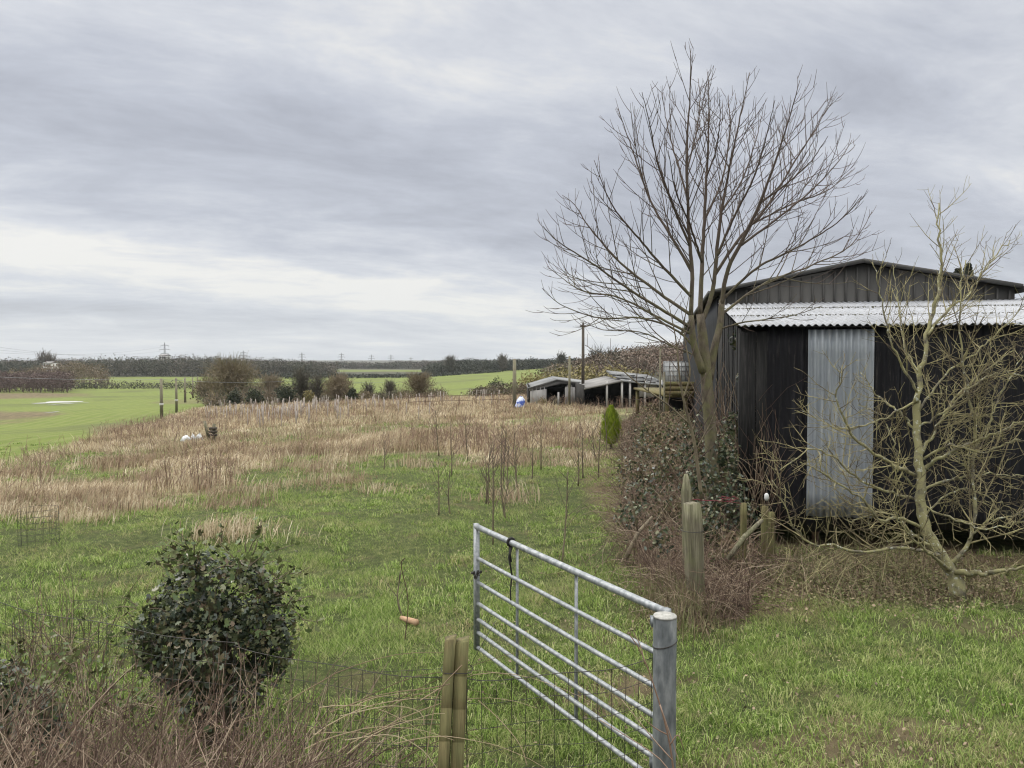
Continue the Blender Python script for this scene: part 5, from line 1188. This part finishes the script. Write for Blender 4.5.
# individual taller skyline trees
for q, (px, pyt, w, D, lab) in enumerate([(44, 353.5, 12, 440, 'tall bare skyline tree at the left above the copse'), (51, 355, 8, 440, 'smaller bare skyline tree beside the tall left one'), (450, 357, 14, 425, 'bare tree standing above the dark wood left of centre'),
                                          (503, 356, 12, 425, 'domed bare tree above the dark wood'), (561, 353, 10, 330, 'pointed bare tree on the skyline left of the tall pole'), (598, 350, 26, 250, 'spreading bare tree at the foot of the wooded hill'), (612, 349, 20, 235, 'second spreading bare tree on the hill foot')]):
    bare(px, pyt, w, D, lab, 'twigs_grey', n=110, th_=.0006*D, grp='single trees on the skyline', fuzz=250, tk=.3)
# tops of conifers behind the barn roof
for q, (px, pyt, lab) in enumerate([(966, 264, 'dark conifer top showing over the right of the barn roof'), (956, 269, 'smaller conifer top just left of the other over the barn roof')]):
    D = 60; x = x_at(px, D); z0 = float(gz(x, D)); zt_ = z_at(pyt, D); root = empty('conifer', lab, 'tree', (x, D, z0)); mb = MB(); mb.tube([(x, D, z0), (x, D, zt_)], [.25, .05], 6); bpart(mb, 'trunk', M['bark'], root=root)
    mb = MB(); n = 3500; t = rng.random(n); rr = (1-t)**.8*1.9*rng.uniform(.5, 1, n)+.1; a = rng.uniform(0, 6.28, n); add_leaves(mb, np.stack([x+rr*np.cos(a), D+rr*np.sin(a), z0+1+t*(zt_-z0-1)], 1), rng.normal(0, 1, (n, 3)), .3); bpart(mb, 'crown', M['firs'], root=root)
# white house among the trees
def house(px, py0, py1, w, D, lab):
    x = x_at(px, D); z1 = z_at(py0, D); zb = float(gz(x, D)); W_ = w/768*D; root = empty('house', lab, 'house', (x, D, zb)); zw = z_at(py1-1.2, D)
    ze = z1-.35*(z1-z_at(py1, D)); mb = MB(); mb.box((x, D, (zb+ze)/2), (W_, 7, ze-zb)); bpart(mb, 'wall', M['whitepaint'], root=root)
    mb = MB(); prism(mb, [(x-W_/2-.3, D-3.8, ze), (x+W_/2+.3, D-3.8, ze), (x+W_/2+.3, D, z1), (x-W_/2-.3, D, z1)], (0, .15, -.2)); prism(mb, [(x-W_/2-.3, D+3.8, ze), (x+W_/2+.3, D+3.8, ze), (x+W_/2+.3, D, z1), (x-W_/2-.3, D, z1)], (0, -.15, -.2)); bpart(mb, 'roof', M['greyroof'], root=root)
    for q in (-.3, 0, .3): mb = MB(); mb.box((x+W_*q, D-3.55, ze-1.2), (1.1, .1, 1.2)); bpart(mb, 'window', M['dark'], root=root)
house(51, 361.5, 366, 8, 415, 'white house among the dark trees at the left skyline')
house(165, 354.3, 358, 7, 515, 'small white house at the foot of the nearest pylon')
# pylons
def pylon(px, pyt, D, lab, hh_=46):
    x = x_at(px, D); zt_ = z_at(pyt, D); zb = zt_-hh_; root = empty('pylon', lab, 'pylon', (x, D, zb), 'electricity pylons along the horizon'); mb = MB(); r_ = .00022*D
    lv = [0, .35, .55, .68, .8, .92, 1]; hw = [4.2, 2.2, 1.3, 1.0, .8, .6, .15]
    for sx in (-1, 1):
        for sy in (-1, 1): mb.tube([(x+sx*w_, D+sy*w_, zb+hh_*f) for f, w_ in zip(lv, hw)], r_, 4, False)
    for a in range(len(lv)-1):
        for s_ in (-1, 1): mb.tube([(x-s_*hw[a], D-hw[a], zb+hh_*lv[a]), (x+s_*hw[a+1], D-hw[a+1], zb+hh_*lv[a+1])], r_*.6, 3, False)
    bpart(mb, 'tower', M['steel'], root=root)
    for f, w_ in ((.62, 7), (.76, 9), (.90, 6.5)):
        mb = MB(); mb.tube([(x-w_, D, zb+hh_*f), (x, D, zb+hh_*(f+.025)), (x+w_, D, zb+hh_*f)], r_*.9, 4, False); mb.tube([(x-w_, D, zb+hh_*f), (x+w_, D, zb+hh_*f)], r_*.8, 4, False)
        for s_ in (-1, 1): mb.tube([(x+s_*w_, D, zb+hh_*f), (x+s_*w_, D, zb+hh_*f-3)], r_*.7, 3, False)
        bpart(mb, 'crossarm', M['steel'], root=root)
    return [np.array([x+s_*w_, D, zb+hh_*f-3]) for f, w_ in ((.62, 7), (.76, 9), (.90, 6.5)) for s_ in (-1, 1)]
py_ = [pylon(165, 342.5, 1300, 'nearest and largest pylon, leftmost on the horizon', 50)]
for px, pt, D, lab in ((243.5, 350.5, 1650, 'second pylon from the left above the dark woodland'), (302, 352.5, 1850, 'third pylon from the left above the woodland'), (341.5, 352.8, 2000, 'fourth pylon, above the gap in the skyline trees'),
                       (371.5, 354.5, 2200, 'fifth pylon, directly over the thin leaning hedge tree'), (391, 354.5, 2300, 'sixth pylon, over the dark-trunked hedge tree'), (411, 357, 2500, 'seventh pylon, small, left of the fan-shaped tree'), (423.5, 359, 2700, 'smallest rightmost pylon on the horizon')):
    py_.append(pylon(px, pt, D, lab))
for q in range(0, 6, 2): wire_span([P(-120, 326+q*4, 700)] + [py_[0][q]], 'power cable of height %s reaching left from the nearest pylon' % ('low', 'middle', 'top')[q//2], .11, 12, 'power_line')

# ------------------------------------------------------------------ air
mb = MB(); mb.box((0, 1500, 40), (5200, 3200, 110))
k = NT('haze'); k.t.nodes.remove(k.b); pv = k.n.new('ShaderNodeVolumePrincipled'); pv.inputs['Density'].default_value = .00012; pv.inputs['Color'].default_value = (.9, .93, .96, 1); pv.inputs['Anisotropy'].default_value = 0
k.l.new(pv.outputs[0], k.n['Material Output'].inputs['Volume'])
HZ = mb.build('haze', k.m); tag(HZ, 'thin pale winter haze over the far fields', 'haze', kind='stuff')
